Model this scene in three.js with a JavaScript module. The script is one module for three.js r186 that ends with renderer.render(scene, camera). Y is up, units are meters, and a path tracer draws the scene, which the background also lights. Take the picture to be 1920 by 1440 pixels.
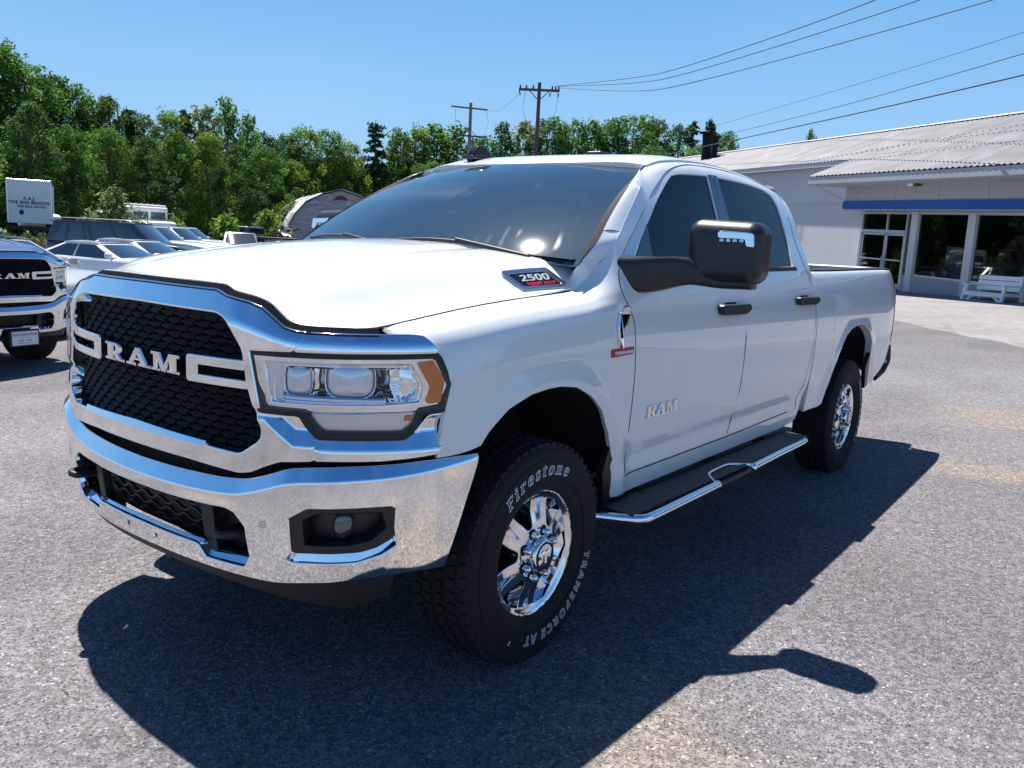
import * as THREE from 'three';
import { mergeGeometries, mergeVertices } from 'three/addons/utils/BufferGeometryUtils.js';
import { RoundedBoxGeometry } from 'three/addons/geometries/RoundedBoxGeometry.js';
import { FontLoader } from 'three/addons/loaders/FontLoader.js';
import { TextGeometry } from 'three/addons/geometries/TextGeometry.js';

// ---------- camera, sky, sun, exposure ----------
const scene = new THREE.Scene();
const camera = new THREE.PerspectiveCamera(48.997, 4 / 3, 0.1, 2500);
{
  const yaw = 3.7876, pitch = -0.166, roll = 0.05;
  const f = new THREE.Vector3(Math.sin(yaw) * Math.cos(pitch), Math.sin(pitch), Math.cos(yaw) * Math.cos(pitch));
  const r0 = new THREE.Vector3(-f.z, 0, f.x).normalize(), u0 = new THREE.Vector3().crossVectors(r0, f);
  const r = r0.clone().multiplyScalar(Math.cos(roll)).addScaledVector(u0, Math.sin(roll));
  const u = u0.clone().multiplyScalar(Math.cos(roll)).addScaledVector(r0, -Math.sin(roll));
  camera.position.set(2.662, 1.5353, 2.4371);
  camera.quaternion.setFromRotationMatrix(new THREE.Matrix4().makeBasis(r, u, f.clone().negate()));
}
const EXPOSURE = 2.2;
const SUN = new THREE.Vector3(-0.62, 1.5, -0.25).normalize();
{
  const W = 1024, H = 512, data = new Float32Array(W * H * 4), c = new THREE.Color();
  const stops = [[-90, .26, .25, .25], [-2, .30, .30, .31], [0, .50, .76, .99], [5, .38, .655, .97], [12, .245, .53, .92], [20, .135, .385, .82], [35, .047, .18, .51], [60, .021, .092, .31], [90, .015, .070, .25]];
  for (let j = 0; j < H; j++) {
    const el = (j + .5) / H * 180 - 90;
    let i = 0; while (i < stops.length - 2 && el > stops[i + 1][0]) i++;
    const a = stops[i], b = stops[i + 1]; let t = (el - a[0]) / (b[0] - a[0]); t = Math.min(1, Math.max(0, t));
    for (let x = 0; x < W; x++) {
      const az = ((x + .5) / W - .5) * 2 * Math.PI;
      const dx = Math.cos(az) * Math.cos(el * Math.PI / 180), dy = Math.sin(el * Math.PI / 180), dz = Math.sin(az) * Math.cos(el * Math.PI / 180);
      const k = dx * SUN.x + dy * SUN.y + dz * SUN.z, glow = el > 0 ? .40 * Math.pow(Math.max(0, k), 40) + .05 * Math.pow(Math.max(0, k), 6) : 0;
      const wisp = el > 0 ? .018 * Math.max(0, Math.sin(az * 9 + el * .21) * Math.sin(az * 4.3 - el * .5 + 1)) : 0;
      const o = (j * W + x) * 4;
      for (let q = 0; q < 3; q++) data[o + q] = (a[q + 1] + (b[q + 1] - a[q + 1]) * t + glow + wisp) / EXPOSURE;
      data[o + 3] = 1;
    }
  }
  const sky = new THREE.DataTexture(data, W, H, THREE.RGBAFormat, THREE.FloatType);
  sky.mapping = THREE.EquirectangularReflectionMapping; sky.magFilter = THREE.LinearFilter; sky.needsUpdate = true;
  scene.background = sky; scene.environment = sky;
}
const sun = new THREE.DirectionalLight(new THREE.Color(1, .955, .89), 5);
sun.position.copy(SUN).multiplyScalar(80); sun.target.position.set(0, 0, 0);
sun.castShadow = true; sun.shadow.mapSize.set(4096, 4096);
Object.assign(sun.shadow.camera, { left: -70, right: 70, top: 70, bottom: -70, near: 1, far: 220 });
scene.add(sun, sun.target);

const renderer = new THREE.WebGLRenderer({ antialias: true });
renderer.setSize(1024, 768); renderer.shadowMap.enabled = true;
renderer.toneMapping = THREE.LinearToneMapping; renderer.toneMappingExposure = EXPOSURE;

// ---------- helpers ----------
let seed0 = 7;
function rng(s) { let a = s >>> 0; return () => { a = (a + 0x6D2B79F5) >>> 0; let t = a; t = Math.imul(t ^ (t >>> 15), t | 1); t ^= t + Math.imul(t ^ (t >>> 7), t | 61); return ((t ^ (t >>> 14)) >>> 0) / 4294967296; }; }
const used = {};
function numbered(n) { const k = used[n] = (used[n] ?? -1) + 1; return k ? `${n}_${String(k).padStart(3, '0')}` : n; }
function tag(o, label, category, group) { o.userData = { ...o.userData, label, category }; if (group) o.userData.group = group; return o; }
function thing(name, label, category, group) { const g = new THREE.Group(); g.name = numbered(name); tag(g, label, category, group); scene.add(g); return g; }
function shade(o) { o.traverse?.((m) => { if (m.isMesh) { m.castShadow = true; m.receiveShadow = true; } }); return o; }
function mesh(name, geo, mat, parent) { const m = new THREE.Mesh(Array.isArray(geo) ? merge(geo) : geo, mat); m.name = name; m.castShadow = m.receiveShadow = true; parent?.add(m); return m; }
function structure(name, geo, mat) { const m = mesh(numbered(name), geo, mat, scene); m.userData.kind = 'structure'; return m; }
function merge(list) {
  const gs = list.map((g) => { const q = g.index ? g.toNonIndexed() : g.clone(); for (const k of Object.keys(q.attributes)) if (!['position', 'normal', 'uv'].includes(k)) q.deleteAttribute(k); if (!q.attributes.uv) q.setAttribute('uv', new THREE.Float32BufferAttribute(new Float32Array(q.attributes.position.count * 2), 2)); return q; });
  return gs.length === 1 ? gs[0] : mergeGeometries(gs);
}
function mirrorX(geo) {
  const g = geo.index ? geo.toNonIndexed() : geo.clone(), p = g.attributes.position, n = g.attributes.normal;
  for (let i = 0; i < p.count; i++) { p.setX(i, -p.getX(i)); n.setX(i, -n.getX(i)); }
  for (const a of Object.values(g.attributes)) { const s = a.itemSize, arr = a.array; for (let i = 0; i < a.count; i += 3) for (let k = 0; k < s; k++) { const t = arr[(i + 1) * s + k]; arr[(i + 1) * s + k] = arr[(i + 2) * s + k]; arr[(i + 2) * s + k] = t; } }
  return g;
}
const mat4 = (p = [0, 0, 0], r = [0, 0, 0], s = [1, 1, 1]) => new THREE.Matrix4().compose(new THREE.Vector3(...p), new THREE.Quaternion().setFromEuler(new THREE.Euler(...r)), new THREE.Vector3(...s));
const box = (x, y, z, p, r) => new THREE.BoxGeometry(x, y, z).applyMatrix4(mat4(p, r));
const rbox = (x, y, z, rad, p, r, seg = 2) => new RoundedBoxGeometry(x, y, z, seg, Math.min(rad, x / 2.01, y / 2.01, z / 2.01)).applyMatrix4(mat4(p, r));
const cyl = (a, b, h, n, p, r) => new THREE.CylinderGeometry(a, b, h, n).applyMatrix4(mat4(p, r));
function bar(p, q, r1, r2 = r1, n = 8) { const a = new THREE.Vector3(...p), b = new THREE.Vector3(...q), d = b.clone().sub(a); return new THREE.CylinderGeometry(r2, r1, d.length(), n).applyMatrix4(new THREE.Matrix4().compose(a.add(b).multiplyScalar(.5), new THREE.Quaternion().setFromUnitVectors(new THREE.Vector3(0, 1, 0), d.normalize()), new THREE.Vector3(1, 1, 1))); }
function tube(pts, r, n = 8, seg, closed = false) { const c = new THREE.CatmullRomCurve3(pts.map((p) => new THREE.Vector3(...p)), closed, 'catmullrom', .3); return new THREE.TubeGeometry(c, seg ?? pts.length * 6, r, n, closed); }
function beam(p, q, w, h) { const a = new THREE.Vector3(...p), b = new THREE.Vector3(...q), d = b.clone().sub(a), L = d.length(); d.normalize(); let up = new THREE.Vector3(0, 1, 0); if (Math.abs(d.y) > .95) up.set(1, 0, 0); const x = new THREE.Vector3().crossVectors(up, d).normalize(), y = new THREE.Vector3().crossVectors(d, x); return new THREE.BoxGeometry(w, h, L).applyMatrix4(new THREE.Matrix4().makeBasis(x, y, d).setPosition(a.add(b).multiplyScalar(.5))); }

// polygons: round corners, resample
function roundPoly(pts, r, n = 4) {
  const out = [], N = pts.length;
  for (let i = 0; i < N; i++) {
    const p = pts[i], a = pts[(i + N - 1) % N], b = pts[(i + 1) % N], rr = p[2] ?? r;
    const la = Math.hypot(a[0] - p[0], a[1] - p[1]), lb = Math.hypot(b[0] - p[0], b[1] - p[1]), k = Math.min(rr, la * .45, lb * .45);
    if (k < 1e-4) { out.push([p[0], p[1]]); continue; }
    const A = [p[0] + (a[0] - p[0]) * k / la, p[1] + (a[1] - p[1]) * k / la], B = [p[0] + (b[0] - p[0]) * k / lb, p[1] + (b[1] - p[1]) * k / lb];
    for (let j = 0; j <= n; j++) { const t = j / n, q = 1 - t; out.push([q * q * A[0] + 2 * q * t * p[0] + t * t * B[0], q * q * A[1] + 2 * q * t * p[1] + t * t * B[1]]); }
  }
  return out;
}
function curvePoly(pts, n = 5) { // closed smooth curve through points; a third entry 1 marks a corner
  const N = pts.length, out = [];
  for (let i = 0; i < N; i++) {
    let p0 = pts[(i + N - 1) % N], p1 = pts[i], p2 = pts[(i + 1) % N], p3 = pts[(i + 2) % N];
    if (p1[2]) p0 = p1; if (p2[2]) p3 = p2;
    for (let j = 0; j < n; j++) { const t = j / n, t2 = t * t, t3 = t2 * t; out.push([0, 1].map((k) => .5 * (2 * p1[k] + (p2[k] - p0[k]) * t + (2 * p0[k] - 5 * p1[k] + 4 * p2[k] - p3[k]) * t2 + (3 * p1[k] - p0[k] - 3 * p2[k] + p3[k]) * t3))); }
  }
  return out;
}
const area2 = (p) => p.reduce((s, a, i) => { const b = p[(i + 1) % p.length]; return s + a[0] * b[1] - b[0] * a[1]; }, 0) / 2;
function resample(p, sa, sb) { const out = []; p.forEach((a, i) => { const b = p[(i + 1) % p.length], d = Math.hypot((b[0] - a[0]) / sa, (b[1] - a[1]) / sb), n = Math.max(1, Math.ceil(d)); for (let k = 0; k < n; k++) out.push([a[0] + (b[0] - a[0]) * k / n, a[1] + (b[1] - a[1]) * k / n]); }); return out; }
function offsetPoly(p, da, db = da) { // grow (positive) a polygon by da, db in its two directions
  const s = Math.sign(area2(p)), N = p.length; return p.map((c, i) => { const a = p[(i + N - 1) % N], b = p[(i + 1) % N]; let nx = (b[1] - a[1]) / db, ny = -(b[0] - a[0]) / da; const l = Math.hypot(nx, ny) || 1; return [c[0] + s * nx / l * da, c[1] + s * ny / l * db]; });
}
// a sheet cut to an outline (with holes) on the surface S(a, b, d), with rounded edges and a return of depth t
function panel(S, outline, { holes = [], step = [.05, .5], t = .012, r = .003, d = 0, skirt = true, sgn = 1, uvScale = 1 } = {}) {
  const [sa, sb] = step, pos = [], nor = [], uv = [], idx = [];
  const ea = sa * .02, eb = sb * .02;
  const point = (a, b) => {
    const p = S(a, b, d), pa = S(a + ea, b, d), pb = S(a, b + eb, d), ma = S(a - ea, b, d), mb = S(a, b - eb, d);
    const n = new THREE.Vector3(pa[0] - ma[0], pa[1] - ma[1], pa[2] - ma[2]).cross(new THREE.Vector3(pb[0] - mb[0], pb[1] - mb[1], pb[2] - mb[2])).normalize().multiplyScalar(sgn);
    return [new THREE.Vector3(...p), n];
  };
  const push = (p, n, a, b) => { pos.push(p.x, p.y, p.z); nor.push(n.x, n.y, n.z); uv.push(a * uvScale, b * uvScale); return pos.length / 3 - 1; };
  let outer = resample(area2(outline) < 0 ? [...outline].reverse() : outline, sa, sb);
  const hs = holes.map((h) => resample(area2(h) > 0 ? [...h].reverse() : h, sa, sb));
  let poly = outer;
  for (const h of [...hs].sort((x, y) => Math.max(...y.map((q) => q[0])) - Math.max(...x.map((q) => q[0])))) { // keyhole bridges
    let best = 1e9, bi = 0, bj = 0;
    h.forEach((q, j) => poly.forEach((p, i) => { const e = ((p[0] - q[0]) / sa) ** 2 + ((p[1] - q[1]) / sb) ** 2; if (e < best) { best = e; bi = i; bj = j; } }));
    poly = [...poly.slice(0, bi + 1), ...h.slice(bj), ...h.slice(0, bj + 1), ...poly.slice(bi)];
  }
  const A0 = Math.min(...outer.map((p) => p[0])), A1 = Math.max(...outer.map((p) => p[0])), B0 = Math.min(...outer.map((p) => p[1])), B1 = Math.max(...outer.map((p) => p[1]));
  const cut = (p, k, v, keepLess) => { const out = []; for (let i = 0; i < p.length; i++) { const a = p[i], b = p[(i + 1) % p.length], ia = keepLess ? a[k] <= v : a[k] >= v, ib = keepLess ? b[k] <= v : b[k] >= v; if (ia) out.push(a); if (ia !== ib) { const q = (v - a[k]) / (b[k] - a[k]); const m = [a[0] + (b[0] - a[0]) * q, a[1] + (b[1] - a[1]) * q]; m[k] = v; out.push(m); } } return out; };
  const nA = Math.max(1, Math.ceil((A1 - A0) / sa)), nB = Math.max(1, Math.ceil((B1 - B0) / sb)), cache = new Map();
  const vert = (a, b) => { const k = `${a.toFixed(5)},${b.toFixed(5)}`; let v = cache.get(k); if (v === undefined) { const [p, n] = point(a, b); v = push(p, n, a, b); cache.set(k, v); } return v; };
  for (let i = 0; i < nA; i++) {
    const a0 = A0 + (A1 - A0) * i / nA, a1 = A0 + (A1 - A0) * (i + 1) / nA;
    const strip = cut(cut(poly, 0, a0, false), 0, a1, true); if (strip.length < 3) continue;
    for (let j = 0; j < nB; j++) {
      const b0 = B0 + (B1 - B0) * j / nB, b1 = B0 + (B1 - B0) * (j + 1) / nB;
      let c = cut(cut(strip, 1, b0, false), 1, b1, true);
      c = c.filter((p, k) => { const q = c[(k + 1) % c.length]; return Math.abs(p[0] - q[0]) > 1e-7 || Math.abs(p[1] - q[1]) > 1e-7; });
      if (c.length < 3 || Math.abs(area2(c)) < 1e-9) continue;
      const tri = c.length === 3 ? [[0, 1, 2]] : THREE.ShapeUtils.triangulateShape(c.map((p) => new THREE.Vector2(...p)), []);
      for (const f of tri) { const q = f.map((k) => c[k]); if (Math.abs(area2(q)) < 1e-10) continue; const v = q.map((p) => vert(...p)); if (area2(q) * sgn < 0) v.reverse(); idx.push(...v); }
    }
  }
  if (skirt) for (const loop of [outer, ...hs]) {
    const N = loop.length, rings = [], P = loop.map((p) => point(...p));
    const sideN = P.map(([p, n], i) => { const a = P[(i + N - 1) % N][0], b = P[(i + 1) % N][0]; return new THREE.Vector3().subVectors(b, a).cross(n).normalize().multiplyScalar(sgn); });
    for (const [o, dn, wn, ws] of [[0, 0, 1, 0], [.75 * r, -.25 * r, .7, .7], [r, -r, 0, 1], [r, -Math.max(t, r * 1.5), 0, 1]])
      rings.push(P.map(([p, n], i) => push(p.clone().addScaledVector(sideN[i], o).addScaledVector(n, dn), n.clone().multiplyScalar(wn).addScaledVector(sideN[i], ws).normalize(), ...loop[i])));
    for (let k = 0; k < 3; k++) for (let i = 0; i < N; i++) { const j = (i + 1) % N, q = [rings[k][i], rings[k + 1][i], rings[k + 1][j], rings[k][j]]; if (sgn > 0) idx.push(q[0], q[1], q[2], q[0], q[2], q[3]); else idx.push(q[0], q[2], q[1], q[0], q[3], q[2]); }
  }
  const g = new THREE.BufferGeometry();
  g.setAttribute('position', new THREE.Float32BufferAttribute(pos, 3)); g.setAttribute('normal', new THREE.Float32BufferAttribute(nor, 3)); g.setAttribute('uv', new THREE.Float32BufferAttribute(uv, 2)); g.setIndex(idx);
  return g;
}
// a grid on f(u, v) for u, v in 0..1
function grid(f, nu, nv, flip = false) {
  const pos = [], uv = [], idx = [];
  for (let i = 0; i <= nu; i++) for (let j = 0; j <= nv; j++) { pos.push(...f(i / nu, j / nv)); uv.push(i / nu, j / nv); }
  for (let i = 0; i < nu; i++) for (let j = 0; j < nv; j++) { const a = i * (nv + 1) + j, b = a + nv + 1; if (flip) idx.push(a, a + 1, b, b, a + 1, b + 1); else idx.push(a, b, a + 1, b, b + 1, a + 1); }
  const g = new THREE.BufferGeometry(); g.setAttribute('position', new THREE.Float32BufferAttribute(pos, 3)); g.setAttribute('uv', new THREE.Float32BufferAttribute(uv, 2)); g.setIndex(idx); g.computeVertexNormals(); return g;
}
function extrude(pts, depth, bevel = 0, holes = []) {
  const s = new THREE.Shape(pts.map((p) => new THREE.Vector2(p[0], p[1]))); s.holes = holes.map((h) => new THREE.Path(h.map((p) => new THREE.Vector2(p[0], p[1]))));
  return new THREE.ExtrudeGeometry(s, { depth, bevelEnabled: bevel > 0, bevelThickness: bevel, bevelSize: bevel, bevelSegments: 2, steps: 1 });
}
const font = await new FontLoader().loadAsync('fonts/droid/droid_sans_bold.typeface.json');
const serif = await new FontLoader().loadAsync('fonts/droid/droid_serif_bold.typeface.json');
function text(str, size, depth, f = font, bevel = 0) { const g = new TextGeometry(str, { font: f, size, depth, curveSegments: 4, bevelEnabled: bevel > 0, bevelThickness: bevel, bevelSize: bevel, bevelSegments: 1 }); g.computeBoundingBox(); return g; }
function wrap(geo, S, a0, b0, ka, kb, kd = 1) { // lays a flat shape (x right, y up, z proud) on a surface; keeps facets
  const g = geo.index ? geo.toNonIndexed() : geo.clone(), p = g.attributes.position;
  for (let i = 0; i < p.count; i++) p.setXYZ(i, ...S(a0 + p.getX(i) * ka, b0 + p.getY(i) * kb, p.getZ(i) * kd));
  g.computeVertexNormals(); return g;
}
const rgb = (r, g, b) => new THREE.Color().setRGB(r, g, b);
const std = (c, roughness = .6, metalness = 0, more = {}) => new THREE.MeshStandardMaterial({ color: rgb(...c), roughness, metalness, ...more });
const phys = (c, more) => new THREE.MeshPhysicalMaterial({ color: rgb(...c), ...more });
function dataTex(w, h, fn, srgb = false, rep = true) {
  const d = new Uint8Array(w * h * 4); for (let y = 0; y < h; y++) for (let x = 0; x < w; x++) { const c = fn(x, y), o = (y * w + x) * 4; d[o] = c[0]; d[o + 1] = c[1]; d[o + 2] = c[2]; d[o + 3] = c[3] ?? 255; }
  const t = new THREE.DataTexture(d, w, h); t.magFilter = THREE.LinearFilter; t.minFilter = THREE.LinearMipmapLinearFilter; if (rep) t.wrapS = t.wrapT = THREE.RepeatWrapping; if (srgb) t.colorSpace = THREE.SRGBColorSpace; t.needsUpdate = true; return t;
}
function hash2(x, y, s = 0) { let h = Math.imul(x, 374761393) + Math.imul(y, 668265263) + Math.imul(s, 2246822519); h = Math.imul(h ^ (h >>> 13), 1274126177); return ((h ^ (h >>> 16)) >>> 0) / 4294967296; }
function vnoise(x, y, per, s = 0) { const xi = Math.floor(x), yi = Math.floor(y), fx = x - xi, fy = y - yi, u = fx * fx * (3 - 2 * fx), v = fy * fy * (3 - 2 * fy), w = (a) => per ? ((a % per) + per) % per : a; const a = hash2(w(xi), w(yi), s), b = hash2(w(xi + 1), w(yi), s), c = hash2(w(xi), w(yi + 1), s), d = hash2(w(xi + 1), w(yi + 1), s); return a + (b - a) * u + (c - a) * v + (a - b - c + d) * u * v; }
// ---------- surfaces of the pickup (metres; front axle is the origin, +x its left side, +z forward) ----------
function spline(pts) {            // Catmull-Rom through [k, a, b, ...] rows, k increasing; linear ends
  const n = pts.length;
  return (k) => {
    let i = 0; while (i < n - 2 && k > pts[i + 1][0]) i++;
    const p1 = pts[i], p2 = pts[i + 1], p0 = pts[Math.max(0, i - 1)], p3 = pts[Math.min(n - 1, i + 2)];
    const h = p2[0] - p1[0]; let t = (k - p1[0]) / h; t = Math.min(1.5, Math.max(-0.5, t));
    const out = [];
    for (let j = 1; j < p1.length; j++) {
      const m1 = p2 === p0 ? 0 : (p2[j] - p0[j]) / (p2[0] - p0[0]) * h, m2 = p3 === p1 ? 0 : (p3[j] - p1[j]) / (p3[0] - p1[0]) * h;
      if (t < 0) { out.push(p1[j] + m1 * t); continue; }
      if (t > 1) { out.push(p2[j] + m2 * (t - 1)); continue; }
      const t2 = t * t, t3 = t2 * t;
      out.push((2 * t3 - 3 * t2 + 1) * p1[j] + (t3 - 2 * t2 + t) * m1 + (-2 * t3 + 3 * t2) * p2[j] + (t3 - t2) * m2);
    }
    return out;
  };
}
const sstep = (a, b, x) => { const t = Math.min(1, Math.max(0, (x - a) / (b - a))); return t * t * (3 - 2 * t); };
const lerp = (a, b, t) => a + (b - a) * t;
function planCurve(pts) {         // plan view of the nose: arc length u from the centre line -> x, z and outward normal
  const dense = [], sp = spline(pts.map((p, i) => [i, p[0], p[1]]));
  let u = 0, last = null; const N = 40 * (pts.length - 1);
  for (let i = 0; i <= N; i++) { const q = sp(i / 40); if (last) u += Math.hypot(q[0] - last[0], q[1] - last[1]); dense.push([u, q[0], q[1]]); last = q; }
  const at = (a) => { let lo = 0, hi = dense.length - 1; while (hi - lo > 1) { const m = (lo + hi) >> 1; if (dense[m][0] > a) hi = m; else lo = m; }
    const p = dense[lo], q = dense[hi], t = (a - p[0]) / (q[0] - p[0]); return [p[1] + (q[1] - p[1]) * t, p[2] + (q[2] - p[2]) * t]; };
  return (us, off = 0) => {
    const sg = us < 0 ? -1 : 1, a = Math.abs(us), [x, z] = at(a), e = 0.02, p = at(Math.max(0, a - e)), q = at(a + e);
    let tx = q[0] - p[0], tz = q[1] - p[1]; const l = Math.hypot(tx, tz); tx /= l; tz /= l;
    if (a < 0.02) { tx = 1; tz = 0; }
    return [sg * (x - tz * off), z + tx * off];
  };
}
const nosePlan = planCurve([[0, .993], [.15, .990], [.3, .979], [.45, .958], [.6, .922], [.7, .878], [.8, .808], [.88, .722], [.94, .63], [.975, .545], [.992, .46], [.998, .37], [1.0, .2]]);
const bumpPlan = planCurve([[0, 1.002], [.15, .999], [.3, .987], [.45, .967], [.6, .935], [.72, .893], [.82, .84], [.9, .75], [.95, .655], [.98, .56], [.995, .46], [1.0, .37], [1.0, .2]]);
// nose: u along the plan curve, y height, d proud of the surface
const soft = (t, w) => t <= -w ? 0 : t >= w ? t : (t + w) * (t + w) / (4 * w);
const nose = (u, y, d = 0) => { const k = sstep(.44, .74, Math.abs(u)), [x, z] = nosePlan(u, d - lerp(.5, .62, k) * soft(y - lerp(1.262, 1.214, k), .014)); return [x, y, z]; };
// bumper: v 0 lower edge .. 1 ridge .. 1.35 inner edge of the upper face
const bumpLow = spline([[0, .462], [.6, .463], [.8, .488], [1.0, .508], [1.2, .505], [1.5, .50]]);
const bumpRidge = spline([[0, .716], [.3, .722], [.5, .737], [.6, .765], [.7, .800], [.85, .820], [1.05, .832], [1.3, .850], [1.6, .865]]);
const bump = (u, v, d = 0) => {
  const a = Math.abs(u), lo = bumpLow(a)[0], hi = bumpRidge(a)[0];
  let y, o;
  if (v <= 1) { y = lerp(lo, hi, v); o = -0.035 * (1 - v) * (1 - v) - 0.02 * sstep(.85, 1, v) * 0; }
  else { const t = (v - 1) / .35; y = hi + .040 * t; o = -.027 * t; }
  const [x, z] = bumpPlan(u, o + d); return [x, y, z];
};
// body side sections: s -> x, y
const hoodEdgeY = spline([[-.7, 1.40], [-.36, 1.372], [-.26, 1.358], [.05, 1.338], [.34, 1.313], [.58, 1.281], [.67, 1.265], [.8, 1.250], [.95, 1.245]]);
const fenderSec = (z) => { const h = hoodEdgeY(z)[0]; return spline([[0, .935, .40], [1, .962, .55], [2, .987, .75], [3, .999, .95], [4, .999, 1.09], [5, .985, h - .10], [6, .957, h - .042], [7, .913, h - .012], [8, .86, h]]); };
const cabSec = spline([[0, .935, .40], [1, .962, .55], [2, .986, .75], [3, .998, .95], [4, 1.0, 1.1], [5, .990, 1.25], [6, .965, 1.35], [7, .925, 1.45], [8, .880, 1.555], [9, .838, 1.65], [10, .785, 1.775], [11, .735, 1.89], [12, .698, 1.957], [13, .640, 2.0], [14, .56, 2.02]]);
const cornerX = spline([[.2, 1.0], [.37, .998], [.46, .992], [.545, .975], [.63, .94], [.722, .88], [.808, .80], [.878, .70], [.925, .6]]);
const roofMid = spline([[-3.0, 1.86], [-2.86, 1.955], [-2.7, 1.992], [-2.2, 2.028], [-1.7, 2.03], [-1.3, 1.998], [-1.07, 1.936], [-.9, 1.88]]);
const side = (z, s, d = 0) => {
  const c = cabSec(s); let x = c[0], y = c[1];
  if (z > -.62) { const f = fenderSec(z)(Math.min(s, 8.2)), t = sstep(-.30, -.62, z); x = lerp(f[0], c[0], t); y = lerp(f[1], c[1], t); }
  if (z > .2) x = Math.min(x, x - (1.0 - cornerX(z)[0]) * sstep(.80, .93, x));
  if (z < -.95) y -= (2.03 - roofMid(Math.min(z, -1.07))[0]) * sstep(9.5, 13, s);
  // wheel-arch lips swell a little
  for (const wz of [0, -3.797]) { const r = Math.hypot(z - wz, (y - .43)); x += 0.014 * Math.exp(-(((r - .62) / .05) ** 2)) * (y < 1.1 ? 1 : 0); }
  // a crease low on the doors
  if (z < -.5 && z > -2.9) x -= 0.010 * Math.exp(-(((y - .66) / .055) ** 2));
  return [x + d, y, z];
};
const bedSec = spline([[0, .945, .45], [1, .967, .56], [2, .987, .75], [3, .999, .95], [4, 1.0, 1.1], [5, .992, 1.24], [6, .975, 1.33], [7, .952, 1.395], [8, .928, 1.440], [9, .900, 1.455]]);
const bedRise = (z) => 0.02 * sstep(-2.9, -4.9, z);
const bedSide = (z, s, d = 0) => {
  const c = bedSec(s); let x = c[0], y = c[1] + bedRise(z) * sstep(5, 8, s);
  const r = Math.hypot(z + 3.82, y - .43); x += 0.014 * Math.exp(-(((r - .64) / .05) ** 2)) * (y < 1.12 ? 1 : 0);
  if (z < -4.6) x -= 0.02 * Math.pow((-4.6 - z) / .28, 2);
  return [x + d, y, z];
};
const sideS = (fn, z, y) => { let lo = 0, hi = 13; for (let i = 0; i < 40; i++) { const m = (lo + hi) / 2; if (fn(z, m)[1] < y) lo = m; else hi = m; } return (lo + hi) / 2; };
// hood
const hoodMid = spline([[-.42, 1.532], [-.2, 1.526], [.1, 1.508], [.4, 1.474], [.7, 1.422], [.85, 1.387], [.95, 1.358], [1.0, 1.340]]);
const hoodFlank = spline([[-.42, .83], [-.1, .80], [.3, .745], [.6, .69], [.95, .625]]);
const lipTop = [[0, 1.352], [.38, 1.350], [.43, 1.335], [.522, 1.322], [.574, 1.308], [.624, 1.280], [.662, 1.258], [.702, 1.249], [.74, 1.247], [.85, 1.247], [.95, 1.248], [1.05, 1.248]];
const lipAt = lipTop.map(([u, y]) => nose(u, y, -.040));
const lipY = spline(lipAt.map((p) => [p[0], p[1], p[2]]));
const hood = (x, z, d = 0) => {
  const a = Math.abs(x), e = hoodEdgeY(z)[0], m = hoodMid(z)[0], f = hoodFlank(z)[0], crown = .035 * a * a / .36;
  const w = sstep(f + .085, f - .11, a), front = sstep(.35, .95, z);
  let y = lerp(e + .01 * (1 - a / .86), m - crown * lerp(1, .5, front), w);
  y -= .014 * Math.exp(-(((a - lerp(.40, .34, front)) / .05) ** 2)) * (1 - front * .6) * 0.6;
  const [ly, lz] = lipY(Math.min(a, lipAt[10][0])), D = (lz - z) / .13; if (D < 3) y = lerp(y, ly + .018 + .10 * Math.max(0, lz - z), Math.exp(-D * Math.abs(D)));
  return [x, y + d, z];
};
// windscreen: a -1..1 across, b 0..1 up
const screen = (a, b, d = 0) => {
  const w = lerp(.868, .672, b), x = a * w, bow = (1 - a * a);
  const c = .049 * 4 * b * (1 - b);
  return [x, lerp(1.46, 1.905, b) + bow * lerp(.02, .03, b) + c * .88 + d * .85, lerp(-.335, -1.155, b) + bow * lerp(.16, .085, b) + c * .47 + d * .5];
};
const roof = (x, z, d = 0) => { const a = Math.abs(x), m = roofMid(z)[0]; return [x, m - .015 * (a / .67) ** 2 - .03 * Math.pow(Math.max(0, a - .5) / .2, 2) + d, z]; };
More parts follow.
